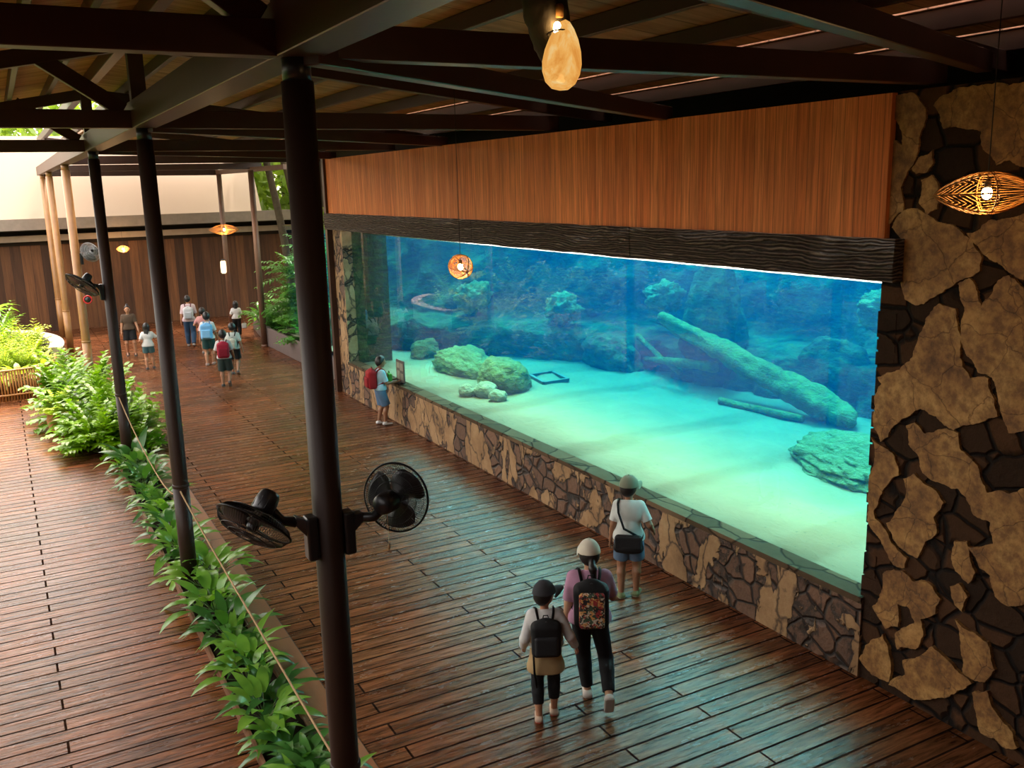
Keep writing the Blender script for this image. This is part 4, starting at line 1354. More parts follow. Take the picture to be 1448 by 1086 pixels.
ax = Vector((R_.x, R_.y, 0)).normalized()
spindle('rattan_lamp', (6.0, 4.17, 4.86), ax + Vector((0, 0, .02)), .74, .145, 'lit rattan spindle lamp hanging before the stone wall at right', roof_z(6.0) - .1, power=4)
spindle('rattan_lamp', (5.0, 10.52, 4.02), Vector((.12, 1.07, .22)), .50, .15, 'lit round rattan lamp hanging in front of the tank window', roof_z(5.0) - .1, power=8)
spindle('rattan_lamp', (6.2, 30, 3.86), ax, .95, .16, 'flat lit rattan lamp hanging far off before the boarded building', roof_z(6.2) - .1, power=25)
spindle('rattan_lamp', (4.0, 37.2, 3.05), ax, .5, .13, 'tiny warm lamp glowing under the eave of the boarded building', 3.82, power=70)

# lantern on the far post
ln_ = empty('post_lantern', (7.30, 36.05, 2.25), 0, 'small pale oblong lantern fixed to the far post', 'lantern')
MB().lathe([(.06, -.24), (.10, -.2), (.11, 0), (.10, .2), (.06, .24)], 16).build('shade', emis('lantern_shade', (1, .74, .42), 1.1), ln_, True)
MB().lathe([(.07, .24), (.07, .28), (.02, .29)], 16).build('cap', M['black'], ln_, True)
MB().bar((0, 0, .26), (.14, .1, .26), .03, .03).build('bracket', M['black'], ln_)

# gourd lamp: mossy bark horn with a lit amber mouth
gl = empty('gourd_lamp', (2.45, 4.0, 5.60), 0, 'big lit gourd lamp in mossy bark hanging from the roof', 'lamp')

face = -F_                               # towards the viewer
side = Vector((R_.x, R_.y, R_.z))
# bark horn: a tapering trunk, its mouth cut on a slant that faces the hall
cl = [(-.075, 1.0, .10), (-.075, .62, .098), (-.062, .40, .104), (-.038, .20, .104), (-.010, .05, .092), (.008, -.07, .062), (.012, -.12, .03)]
m = MB()
hz = Vector((side.x, side.y, 0)).normalized()
hf = Vector((face.x, face.y, 0)).normalized()
pts = [hz * a + Vector((0, 0, b)) - hf * .035 for a, b, c in cl]
P_, Rr_ = [], []
for (p, q_, ra, rb) in zip(pts, pts[1:], [c[2] for c in cl], [c[2] for c in cl][1:]):
    for i in range(6):
        P_.append(p.lerp(q_, i / 6)); Rr_.append(ra + (rb - ra) * i / 6)
P_.append(pts[-1]); Rr_.append(cl[-1][2])
m.tube(P_, Rr_, 26)
v = np.array([x[:] for x in m.v])
c_ = np.repeat(np.array([x[:] for x in P_]), 26, 0)
d_ = .17 * fbm(v * np.array([9, 9, 4.5]), 4, 5) + .07 * fbm(v * 30, 3, 7)
m.v = [tuple(x) for x in c_ + (v - c_) * (1 + d_)[:, None]]
m.build('bark_horn', M['bark'], gl, True)
# amber glass egg swelling out of the mouth
egg = MB()
prof = [(.001, -.135), (.04, -.128), (.072, -.10), (.090, -.055), (.094, -.01), (.086, .045), (.068, .10), (.045, .145), (.022, .175), (.001, .185)]
tilt = Matrix.Rotation(-.10, 4, face) 
eg = egg.lathe([(r_, z_) for r_, z_ in zip(np.interp(np.linspace(0, 9, 37), range(10), [q_[0] for q_ in prof]), np.interp(np.linspace(0, 9, 37), range(10), [q_[1] for q_ in prof]))], 40, Matrix.Translation(hf * .062 + hz * .022 + Vector((0, 0, -.035))) @ tilt, False).build('amber_glass', M['amber'], gl, True)
m = MB()
ring = []
for a in np.linspace(0, 2 * PI, 25):
    ring.append(hf * .118 + hz * (.012 + .060 * math.cos(a)) + Vector((0, 0, .075 + .022 * math.sin(a))) - hf * .02 * abs(math.cos(a)))
MB().tube(ring[:13], .004, 5).build('mouth_wire', M['bark'], gl, True)
MB().sphere(hf * .09 + hz * .0 + Vector((0, 0, .105)), .019, 12, 8, (1, 1, 1.7)).build('bulb', M['bulb'], gl, True)
MB().lathe([(.018, 0), (.02, .05), (.012, .06), (.0, .06)], 12, Matrix.Translation(hf * .085 + hz * .012 + Vector((0, 0, .155)))).build('bulb_holder', M['rattan'], gl, True)
MB().tube([hz * -.075 + Vector((0, 0, .98)) - hf * .035, hz * -.075 + Vector((0, 0, roof_z(2.45) - 5.6)) - hf * .035], .012, 6).build('hanger', M['cord'], gl)
g_ = lamp('lamp_glow', 'POINT', hf * .2 + Vector((0, 0, -.24)), 2.5, (1, .62, .28), shadow_soft_size=.09)
g_.parent = gl

# notice standing on the ledge by the boy
sg = empty('notice_board', (7.24, 18.42, .865), 0, 'small dark printed notice on a stand on the window ledge beside the boy', 'notice')
MB().box((-.012, -.22, .04), (.012, .22, .52)).build('board', plain('notice_face', (.10, .09, .08), .4), sg, bevel=.004)
m = MB()
r = random.Random(2)
for k, (y0, y1, z0, z1) in enumerate(((-.17, .0, .30, .46), (.03, .17, .34, .46), (-.17, -.02, .1, .24), (.02, .17, .1, .28))):
    m.box((-.0145, y0, z0), (-.0125, y1, z1))
m.build('picture_panel', plain('notice_print', (.34, .32, .24), .5), sg)
MB().box((-.06, -.1, 0), (.06, .1, .045)).build('foot', M['black'], sg, bevel=.005)
# ================================================================ PEOPLE
class SDF:
    """a distance field on a grid, grown from blended capsules and meshed with surface nets"""

    def __init__(s, lo, hi, h):
        s.o, s.h = np.array(lo, float), h
        n = np.ceil((np.array(hi) - s.o) / h).astype(int) + 1
        s.n = n
        s.F = np.full(n, 1e3)
        s.ax = [s.o[i] + h * np.arange(n[i]) for i in range(3)]

    def sub(s, lo, hi):
        a = np.clip(np.floor((np.array(lo) - s.o) / s.h).astype(int), 0, s.n)
        b = np.clip(np.ceil((np.array(hi) - s.o) / s.h).astype(int) + 1, 0, s.n)
        sl = tuple(slice(a[i], b[i]) for i in range(3))
        return sl, s.ax[0][sl[0]][:, None, None], s.ax[1][sl[1]][None, :, None], s.ax[2][sl[2]][None, None, :]

    def smin(s, sl, d, k):
        f = s.F[sl]
        if k <= 0: s.F[sl] = np.minimum(f, d); return
        h = np.clip(.5 + .5 * (d - f) / k, 0, 1)
        s.F[sl] = d * (1 - h) + f * h - k * h * (1 - h)

    def cap(s, a, b, ra, rb, k=.02, cut=None):
        a, b = np.array(a, float), np.array(b, float)
        m = max(ra, rb) + k + 2.5 * s.h
        sl, X, Y, Z = s.sub(np.minimum(a, b) - m, np.maximum(a, b) + m)
        if 0 in s.F[sl].shape: return
        ab = b - a
        L = max(ab @ ab, 1e-9)
        t = np.clip(((X - a[0]) * ab[0] + (Y - a[1]) * ab[1] + (Z - a[2]) * ab[2]) / L, 0, 1)
        d = np.sqrt((X - a[0] - t * ab[0]) ** 2 + (Y - a[1] - t * ab[1]) ** 2 + (Z - a[2] - t * ab[2]) ** 2) - (ra + (rb - ra) * t)
        if cut is not None:        # flat end: keep the side of point P towards -N
            P, N = np.array(cut[0]), np.array(cut[1])
            d = np.maximum(d, (X - P[0]) * N[0] + (Y - P[1]) * N[1] + (Z - P[2]) * N[2])
        s.smin(sl, d, k)

    def ell(s, c, r, k=.01, cutfn=None):
        c, r = np.array(c, float), np.array(r, float)
        m = r + k + 2.5 * s.h
        sl, X, Y, Z = s.sub(c - m, c + m)
        q = np.sqrt(((X - c[0]) / r[0]) ** 2 + ((Y - c[1]) / r[1]) ** 2 + ((Z - c[2]) / r[2]) ** 2)
        d = (q - 1) * r.min()
        if cutfn is not None: d = np.maximum(d, cutfn(X - c[0], Y - c[1], Z - c[2]))
        s.smin(sl, d, k)

    def box(s, c, b, r, k=.01):
        c, b = np.array(c, float), np.array(b, float)
        m = b + k + 2.5 * s.h
        sl, X, Y, Z = s.sub(c - m, c + m)
        qx, qy, qz = np.abs(X - c[0]) - b[0] + r, np.abs(Y - c[1]) - b[1] + r, np.abs(Z - c[2]) - b[2] + r
        d = np.sqrt(np.maximum(qx, 0) ** 2 + np.maximum(qy, 0) ** 2 + np.maximum(qz, 0) ** 2) + np.minimum(np.maximum(np.maximum(qx, qy), qz), 0) - r
        s.smin(sl, d, k)

    def clip(s, P, N):
        X, Y, Z = s.ax[0][:, None, None], s.ax[1][None, :, None], s.ax[2][None, None, :]
        s.F = np.maximum(s.F, (X - P[0]) * N[0] + (Y - P[1]) * N[1] + (Z - P[2]) * N[2])

    def mesh(s):
        F = s.F
        S = F < 0
        c = np.zeros(np.array(F.shape) - 1, int)
        offs = [(i, j, k) for i in (0, 1) for j in (0, 1) for k in (0, 1)]
        sh = c.shape
        for i, j, k in offs: c += S[i:sh[0] + i, j:sh[1] + j, k:sh[2] + k]
        act = np.argwhere((c > 0) & (c < 8))
        idx = np.full(sh, -1)
        idx[tuple(act.T)] = np.arange(len(act))
        val = {o: F[act[:, 0] + o[0], act[:, 1] + o[1], act[:, 2] + o[2]] for o in offs}
        acc, cnt = np.zeros((len(act), 3)), np.zeros(len(act))
        for a in offs:
            for ax in range(3):
                if a[ax]: continue
                b = list(a); b[ax] = 1; b = tuple(b)
                f0, f1 = val[a], val[b]
                m = (f0 < 0) != (f1 < 0)
                t = np.where(m, f0 / np.where(m, f0 - f1, 1), 0)
                t = np.clip(t, 0, 1)
                p = np.tile(np.array(a, float), (len(act), 1))
                p[:, ax] += t
                acc += p * m[:, None]; cnt += m
        V = s.o + (act + acc / cnt[:, None]) * s.h
        Q = []
        for ax in range(3):
            sl0, sl1 = [slice(1, -1)] * 3, [slice(1, -1)] * 3
            sl0[ax], sl1[ax] = slice(0, -1), slice(1, None)
            A, B = S[tuple(sl0)], S[tuple(sl1)]
            for sg in (0, 1):
                e = np.argwhere((A != B) & (A == bool(sg)))
                if not len(e): continue
                off = np.array([1, 1, 1]); off[ax] = 0
                e = e + off
                u, w = (ax + 1) % 3, (ax + 2) % 3
                q = []
                for du, dw in ((0, 0), (-1, 0), (-1, -1), (0, -1)):
                    ee = e.copy(); ee[:, u] += du; ee[:, w] += dw
                    q.append(idx[tuple(ee.T)])
                q = np.stack(q, 1)
                Q.append(q if sg else q[:, ::-1])
        return V, np.concatenate(Q) if Q else np.zeros((0, 4), int)

    def build(s, name, mat, parent, T=None):
        V, Q = s.mesh()
        if T is not None:
            A = np.array(T)
            V = V @ A[:3, :3].T + A[:3, 3]
        return mesh_obj(name, V, Q, mat, parent, True)


def ik(a, c, l1, l2, hint):
    a, c, hint = Vector(a), Vector(c), Vector(hint)
    d = c - a
    D = min(d.length, (l1 + l2) * .995)
    d.normalize()
    c = a + d * D
    x = (l1 * l1 - l2 * l2 + D * D) / (2 * D)
    h = math.sqrt(max(0, l1 * l1 - x * x))
    n = (hint - d * hint.dot(d)).normalized()
    return a + d * x + n * h, c


CLOTH = {}


def cloth(c, rough=.85):
    key = (c, rough)
    if key not in CLOTH: CLOTH[key] = plain('cloth', c, rough, 0, .25, .18, 7, .25, 90)
    return CLOTH[key]


SKIN = {'a': plain('skin_warm', (.42, .20, .11), .5, 0, .4, .06), 'b': plain('skin_tan', (.30, .14, .075), .5, 0, .4, .06), 'c': plain('skin_pale', (.50, .27, .16), .5, 0, .4, .06)}
HAIR = plain('dark_hair', (.012, .009, .008), .45, 0, .5, .3, 20, .4, 120)
EYE = plain('dark_eye', (.01, .01, .01), .2)
LIP = plain('lip', (.33, .11, .08), .5)
WHITE = (.62, .60, .57)


def person(loc, yaw, H, label, feet, hands, shirt, sleeve, hem, bottoms, blen, shoes, skin='a', kid=False, hair='short', cap_=None, headyaw=0, headpitch=0, lean=.01, res=.009, group=None,
           knees=None, legcloth='shorts', hands_curl=.5, undershirt=None, fit=1.0, sole=(.25, .23, .2), longhem=None):
    """loc: on the floor between the feet; yaw: clockwise from +Y; feet/hands: targets in body heights, x right, y forward"""
    loc = (loc[0], loc[1], 0)
    pe = empty('person', loc, -yaw, label, 'person', group)
    hp_ = .495 if kid else .515
    dz = hp_ - .515
    sh_z = .785 if kid else .805
    hr = (.060, .070, .080) if kid else (.050, .060, .070)
    hc = Vector((0, lean * 1.15 + .008, 1 - hr[2] - .004)) * H
    skm = SKIN[skin]
    V = lambda x, y, z: Vector((x, y, z)) * H
    def ln(z): return lean * max(0, (z - .5) / .3)
    sx = .090 if kid else .094
    sho = {s_: V(s_ * sx, ln(.8), sh_z - .01) for s_ in (-1, 1)}
    hipj = {s_: V(s_ * .050, 0, hp_ - .005) for s_ in (-1, 1)}
    lu, ll = .245 + dz * .5, .235 + dz * .5
    ank, kne, elb, wri = {}, {}, {}, {}
    for s_, ft in zip((-1, 1), feet):
        a = V(ft[0], ft[1], .042 + ft[2])
        kne[s_], ank[s_] = ik(hipj[s_], a, lu * H, ll * H, (s_ * .12, 1, .05))
    au, al_ = .168, .142
    for s_, hd in zip((-1, 1), hands):
        elb[s_], wri[s_] = ik(sho[s_], V(*hd), au * H, al_ * H, (s_ * .32, -1, -.35))
    Rh = Matrix.Rotation(-headyaw, 3, 'Z') @ Matrix.Rotation(headpitch, 3, 'X')
    def hl(x, y, z): return hc + Rh @ (Vector((x, y, z)) * H)
    ext = [V(-.2, -.2, 0), V(.2, .2, 1.0)] + [w_ + Vector(o_) for w_ in list(wri.values()) + list(ank.values()) for o_ in ((.15, .15, .15), (-.15, -.15, -.15))]
    lo = [min(p[i] for p in ext) - .05 for i in range(3)]
    hi = [max(p[i] for p in ext) + .05 for i in range(3)]
    lo[2] = -.03

    TORSO = [((-.042, .53 + dz), (.042, .53 + dz), .062), ((-.026, .61 + dz * .6), (.026, .61 + dz * .6), .057), ((-.042, .70), (.042, .70), .061), ((-.052, sh_z - .05), (.052, sh_z - .05), .056), ((-.070, sh_z - .012), (.070, sh_z - .012), .031)]

    def torso(S, inf, zmin=0.0, k=.03):
        for (x0, z0), (x1, z1), r_ in TORSO:
            S.cap(V(x0, ln(z0), z0), V(x1, ln(z1), z1), (r_ + inf) * H, (r_ + inf) * H, k * H)
        S.cap(V(0, 0, .54 + dz), V(0, ln(.75), .75), (.058 + inf) * H, (.056 + inf) * H, k * H)

    # ---- body: one continuous surface
    S = SDF(lo, hi, res)
    torso(S, -.004)
    S.cap(V(0, ln(.8) - .002, sh_z), hl(0, -.008, -hr[2] * .55), .030 * H, .027 * H, .02 * H)
    S.ell(hc, [r_ * H for r_ in hr], .012 * H)
    S.cap(hl(0, .022, -hr[2] * .55), hl(0, .030, -hr[2] * .70), .030 * H, .022 * H, .02 * H)         # jaw and chin
    S.cap(hl(0, hr[1] * .93, .002), hl(0, hr[1] * 1.13, -.022), .006 * H, .0095 * H, .007 * H)         # nose
    for s_ in (-1, 1):
        S.cap(hl(s_ * hr[0] * 1.0, -.004, .008), hl(s_ * hr[0] * 1.02, -.002, -.014), .010 * H, .007 * H, .006 * H)   # ears
        S.cap(sho[s_], elb[s_], .031 * H, .0245 * H, .018 * H)
        S.cap(elb[s_], wri[s_], .0245 * H, .0165 * H, .008 * H)
        S.cap(hipj[s_], kne[s_], .052 * H, .036 * H, .02 * H)
        kd = kne[s_].lerp(ank[s_], .28) + Vector((0, -.010 * H, 0))
        S.cap(kne[s_], kd, .034 * H, .0345 * H, .012 * H)
        S.cap(kd, ank[s_], .0345 * H, .021 * H, .012 * H)
        # hand: palm, four unequal bent fingers, thumb off the side
        d = (wri[s_] - elb[s_]).normalized()
        hx = Vector((0, 1, 0)) - d * d.y
        hx = hx.normalized() if hx.length > .2 else Vector((-s_, 0, 0))           # towards the thumb
        pn = d.cross(hx).normalized() * (1 if s_ < 0 else -1)                      # palm faces the body
        if pn.x * s_ > 0 and abs(pn.x) > .2: pn = -pn
        for o_ in (-.013, 0, .013):
            S.cap(wri[s_] + hx * (o_ * .6 * H), wri[s_] + d * (.048 * H) + hx * (o_ * 1.15 * H), .0095 * H, .0085 * H, .006 * H)
        for f_, (o_, l_) in enumerate(((.0185, .036), (.0065, .041), (-.006, .038), (-.0175, .029))):
            b0 = wri[s_] + d * (.050 * H) + hx * (o_ * H)
            c1 = (d + pn * (.45 * hands_curl + .06 * f_)).normalized()
            c2 = (d + pn * (1.5 * hands_curl + .1 * f_)).normalized()
            b1 = b0 + c1 * (l_ * .52 * H)
            b2 = b1 + c2 * (l_ * .5 * H)
            S.cap(b0, b1, .0066 * H, .006 * H, .002 * H)
            S.cap(b1, b2, .006 * H, .005 * H, .002 * H)
        t0 = wri[s_] + d * (.012 * H) + hx * (.014 * H)
        t1 = t0 + (d * .6 + hx * .7 + pn * .25).normalized() * (.026 * H)
        t2 = t1 + (d * .95 + hx * .15 + pn * .3).normalized() * (.022 * H)
        S.cap(t0, t1, .008 * H, .0068 * H, .005 * H)
        S.cap(t1, t2, .0068 * H, .0054 * H, .002 * H)
        ft = feet[0 if s_ < 0 else 1]
        S.cap(ank[s_], ank[s_] + V(0, .085 * math.cos(ft[3]), -.022 - .085 * math.sin(ft[3])), .020 * H, .014 * H, .012 * H)
    S.build('body', skm, pe)
    # ---- face
    for s_ in (-1, 1):
        MB().sphere(hl(s_ * .020, hr[1] * .93, .004), .0062 * H, 8, 6).build('eye', EYE, pe, True)
    MB().tube([hl(-.013, hr[1] * .90 + .004, -hr[2] * .50), hl(0, hr[1] * .98 + .004, -hr[2] * .50), hl(.013, hr[1] * .90 + .004, -hr[2] * .50)], [.0025 * H, .005 * H, .0025 * H], 6).build('mouth', LIP, pe, True)
    # ---- hair, in the head's own frame
    TH = Matrix.Translation(hc) @ Rh.to_4x4()
    if hair:
        b_ = .16 * H
        S = SDF((-b_, -b_, -.34 * H), (b_, b_, b_), res * .9)
        t_ = .010
        def cutf(X, Y, Z): return (Y * .80 - (Z - .012 * H) * .6) - .016 * H
        S.ell((0, -.004 * H, .006 * H), ((hr[0] + t_) * H, (hr[1] + t_) * H, (hr[2] + .006) * H), .004, cutf)
        if hair in ('long', 'bob'):
            e = -.16 if hair == 'long' else -.10
            for x_ in (-.03, 0, .03): S.cap((x_ * H, -.040 * H, 0), (x_ * .8 * H, -.062 * H, e * H), .030 * H, .020 * H, .012 * H)
            for s_ in (-1, 1): S.cap((s_ * hr[0] * H, -.02 * H, .01 * H), (s_ * hr[0] * .95 * H, -.028 * H, -.085 * H), .016 * H, .012 * H, .012 * H)
        if hair == 'pony':
            S.cap((0, -.062 * H, -.012 * H), (.0, -.092 * H, -.05 * H), .016 * H, .022 * H, .01 * H)
            S.cap((0, -.092 * H, -.05 * H), (.012 * H, -.098 * H, -.17 * H), .022 * H, .010 * H, .012 * H)
        if hair == 'bun': S.ell((0, -.02 * H, (hr[2] + .018) * H), (.026 * H, .026 * H, .022 * H), .01 * H)
        S.build('hair', HAIR, pe, TH)
    if cap_:
        b_ = .20 * H
        S = SDF((-b_, -b_, -.1 * H), (b_, b_, b_), res * .9)
        t_ = .016
        z0 = .014 * H
        S.ell((0, -.003 * H, .008 * H), ((hr[0] + t_) * H, (hr[1] + t_) * H, (hr[2] + t_) * H), .004, lambda X, Y, Z: z0 - Z - .008 * H - Y * .08)
        c_ = S.build('cap', cloth(cap_), pe, TH)
        MB().sphere(TH @ Vector((0, -.003 * H, (hr[2] + t_ + .010) * H)), .007 * H, 8, 6, (1, 1, .6)).build('button', cloth(cap_), c_, True)
        m = MB()
        vs, fs = [], []
        for k_, zo in ((0, .0), (1, -.0045)):
            for i in range(13):
                a = PI * (.09 + .82 * i / 12)
                for j in range(5):
                    e = j / 4
                    rx, ry = (hr[0] + t_) * .96 + .004 * e, (hr[1] + t_) * .96 + .092 * e * math.sin(a) ** .7
                    vs.append(TH @ (Vector((math.cos(a) * rx, math.sin(a) * ry, .016 + zo - .012 * e - .016 * math.cos(a) ** 2)) * H))
        n_ = 65
        for i in range(12):
            for j in range(4):
                a = i * 5 + j
                fs += [(a, a + 5, a + 6, a + 1), (a + n_, a + n_ + 1, a + n_ + 6, a + n_ + 5)]
            fs += [(i * 5 + 4, i * 5 + 9, i * 5 + 9 + n_, i * 5 + 4 + n_)]
        m.add(vs, fs).build('brim', cloth(cap_), c_, True)
    # ---- shirt
    S = SDF(lo, hi, res)
    inf = .011 * fit
    torso(S, inf)
    hz = hem
    S.cap(V(-.045, ln(hz), hz + .02), V(.045, ln(hz), hz + .02), (.068 + inf) * H, (.068 + inf) * H, .03 * H)
    S.cap(V(0, 0, hz + .02), V(0, 0, .6), (.07 + inf) * H, (.062 + inf) * H, .03 * H)
    S.cap(V(0, ln(.8) - .002, sh_z), V(0, ln(.8), sh_z + .028), .042 * H, .034 * H, .012 * H)
    S.clip(V(0, 0, hz), (0, 0, -1))
    S.clip(V(0, ln(.8), sh_z + .030), (0, .35, .93))
    for s_ in (-1, 1):
        if sleeve <= 1:
            e = sho[s_].lerp(elb[s_], sleeve)
            N = (elb[s_] - sho[s_]).normalized()
            S.cap(sho[s_], sho[s_].lerp(elb[s_], sleeve + .35), (.034 + inf * .4) * H, (.031 + inf * .7) * H, .014 * H, (e, N))
        else:
            e = elb[s_].lerp(wri[s_], sleeve - 1)
            N = (wri[s_] - elb[s_]).normalized()
            S.cap(sho[s_], elb[s_], (.034 + inf * .4) * H, (.029 + inf * .4) * H, .014 * H)
            S.cap(elb[s_], elb[s_].lerp(wri[s_], min(1.2, sleeve - 1 + .3)), (.029 + inf * .4) * H, (.024 + inf * .3) * H, .012 * H, (e, N))
    S.build('shirt', cloth(shirt), pe)
    if longhem:     # a longer layer that shows under the shirt
        S = SDF(lo, hi, res)
        for z_, r_ in ((hem + .05, .075), (longhem[0] + .02, .085)):
            S.cap(V(-.045, 0, z_), V(.045, 0, z_), r_ * H, r_ * H, .04 * H)
        S.cap(V(-.03, 0, hem + .05), V(-.03, 0, longhem[0] + .02), .075 * H, .084 * H, .03 * H)
        S.cap(V(.03, 0, hem + .05), V(.03, 0, longhem[0] + .02), .075 * H, .084 * H, .03 * H)
        S.clip(V(0, 0, longhem[0]), (0, 0, -1))
        S.build('long_tail', cloth(longhem[1]), pe)
    # ---- trousers, leggings or shorts
    S = SDF(lo, hi, res)
    inf = {'shorts': .016, 'trousers': .012, 'leggings': .005}[legcloth]
    S.cap(V(-.042, 0, .53 + dz), V(.042, 0, .53 + dz), (.060 + inf * .7) * H, (.060 + inf * .7) * H, .02 * H)
    S.cap(V(-.030, 0, .58 + dz), V(.030, 0, .58 + dz), (.056 + inf * .6) * H, (.056 + inf * .6) * H, .02 * H)
    S.clip(V(0, 0, .605 + dz), (0, 0, 1))
    for s_ in (-1, 1):
        if blen <= 1:
            e = hipj[s_].lerp(kne[s_], blen)
            N = (kne[s_] - hipj[s_]).normalized()
            S.cap(hipj[s_], hipj[s_].lerp(kne[s_], blen + .3), (.052 + inf) * H, (.050 + inf * 1.1) * H if legcloth == 'shorts' else (.04 + inf) * H, .012 * H, (e, N))
        else:
            e = kne[s_].lerp(ank[s_], blen - 1)
            N = (ank[s_] - kne[s_]).normalized()
            S.cap(hipj[s_], kne[s_], (.052 + inf) * H, (.037 + inf) * H, .012 * H)
            kd = kne[s_].lerp(ank[s_], .28) + Vector((0, -.010 * H, 0))
            S.cap(kne[s_], kd, (.036 + inf) * H, (.0355 + inf) * H, .012 * H, (e, N))
            S.cap(kd, ank[s_], (.0355 + inf) * H, (.022 + inf) * H, .012 * H, (e, N))
            S.cap(kne[s_], kne[s_].lerp(ank[s_], min(1.25, blen - 1 + .3)), (.037 + inf) * H, (.027 + inf) * H, .012 * H, (e, N))
    S.build(legcloth, cloth(bottoms), pe)
    # ---- shoes in the foot's frame
    for s_, ft in zip((-1, 1), feet):
        TF = Matrix.Translation(ank[s_]) @ Matrix.Rotation(-ft[3], 4, 'X')
        if len(ft) > 4: TF = Matrix.Translation(ank[s_]) @ Matrix.Rotation(-ft[4], 4, 'Z') @ Matrix.Rotation(-ft[3], 4, 'X')
        for nm_, c_ in (('shoe', shoes), ('sole', sole)):
            S = SDF((-.06 * H, -.07 * H, -.06 * H), (.06 * H, .15 * H, .05 * H), res * .7)
            for x_ in (-.009, .009):
                S.cap(V(x_, -.022, -.022), V(x_ * 1.25, .092, -.028), .021 * H, .016 * H, .012 * H)
            if nm_ == 'shoe':
                S.cap(V(0, -.008, -.018), V(0, .004, .004), .024 * H, .025 * H, .014 * H)
                S.clip(V(0, 0, -.031), (0, 0, -1))
                S.clip(V(0, 0, .012), (0, -.25, .97))
                sh_ = S.build('shoe', cloth(c_, .6), pe, TF)
            else:
                S.F = S.F - .0025 * H
                S.clip(V(0, 0, -.030), (0, 0, 1))
                S.clip(V(0, 0, -.041), (0, 0, -1))
                S.build('sole', cloth(c_, .7), sh_, TF)
    pe['H'] = H
    return dict(root=pe, H=H, ln=ln, sh_z=sh_z, yaw=yaw, loc=Vector(loc), sho=sho, wri=wri, elb=elb, V=V, sx=sx, dz=dz)


def backpack(p, label, col, pocket, strapc, size=(.085, .05, .13), zc=.70, group='backpacks worn by visitors', matp=None, res=.009, straps=True, pk=(.80, .52, -.32)):
    H = p['H']
    ctr = Vector((0, -.062 - size[1] - .004 + p['ln'](.7), zc)) * H
    w = Matrix.Translation(p['loc']) @ rotz(-p['yaw'])
    e = empty('backpack', w @ ctr, -p['yaw'], label, 'backpack', group)
    a, b, c = [s_ * H for s_ in size]
    S = SDF((-a - .04, -b - .05, -c - .04), (a + .04, b + .04, c + .05), res)
    S.box((0, 0, -c * .1), (a, b, c * .9), .035 * H, .01)
    S.ell((0, 0, c * .45), (a * .92, b * .95, c * .58), .03)
    S.build('bag_body', cloth(col, .7), e)
    S = SDF((-a - .03, -b - .09, -c - .03), (a + .03, b, c + .03), res)
    S.box((0, -b * .95, c * pk[2]), (a * pk[0], b * .42, c * pk[1]), .02 * H, .01)
    S.build('front_pocket', matp or cloth(pocket, .7), e)
    MB().tube([(-a * .55, -b * .35, c * .75), (0, -b * .55, c * .93), (a * .55, -b * .35, c * .75)], .0035 * H, 5).build('zip', cloth((.05, .05, .05), .5), e, True)
    MB().tube([(-.02 * H, b * .3, c * .93), (-.014 * H, b * .2, c * 1.14), (.014 * H, b * .2, c * 1.14), (.02 * H, b * .3, c * .93)], .004 * H, 6).build('grab_loop', cloth(strapc, .7), e, True)
    if straps:
        for s_ in (-1, 1):
            pts = [Vector(q) * H - ctr for q in ((s_ * .045, -.075, p['sh_z'] - .03), (s_ * .056, -.045, p['sh_z'] + .022), (s_ * .060, .0, p['sh_z'] + .036), (s_ * .064, .040, p['sh_z'] + .014), (s_ * .070, .070, p['sh_z'] - .05), (s_ * .082, .066, p['sh_z'] - .11), (s_ * .098, .02, .635), (s_ * .088, -.045, .60), (s_ * .07, -.08, zc - size[2] * .75))]
            pts = [q_ + Vector((0, p['ln'](.78) * H, 0)) for q_ in pts]
            sm = []
            for i in range(len(pts) - 1):
                p0, p1, p2, p3 = pts[max(i - 1, 0)], pts[i], pts[i + 1], pts[min(i + 2, len(pts) - 1)]
                for t_ in np.linspace(0, 1, 5)[:-1]:
                    sm.append(.5 * ((2 * p1) + (p2 - p0) * t_ + (2 * p0 - 5 * p1 + 4 * p2 - p3) * t_ ** 2 + (3 * p1 - p0 - 3 * p2 + p3) * t_ ** 3))
            sm.append(pts[-1])
            MB().tube(sm, .0125 * H, 8, True, .45).build('strap', cloth(strapc, .7), e, True)
    return e


# patterned pocket
t = NT('floral_print')
v = t.coord()
vc = t.n('TexVoronoi', {'feature': 'F1'}, Vector=t.n('MixRGB', {'blend_type': 'ADD'}, Fac=.12, Color1=v, Color2=t.n('TexNoise', Vector=v, Scale=30).outputs[1]).outputs[0], Scale=34)
sp = t.n('SeparateColor', Color=vc.outputs[1]).outputs[0]
t.bsdf(t.ramp(sp, [(0, (.02, .015, .015)), (.30, (.34, .03, .03)), (.52, (.60, .52, .40)), (.70, (.05, .09, .05)), (.84, (.65, .32, .10))], 'CONSTANT'), .7)
M['floral'] = t.done()

rad = math.radians
BK = (.012, .012, .013)
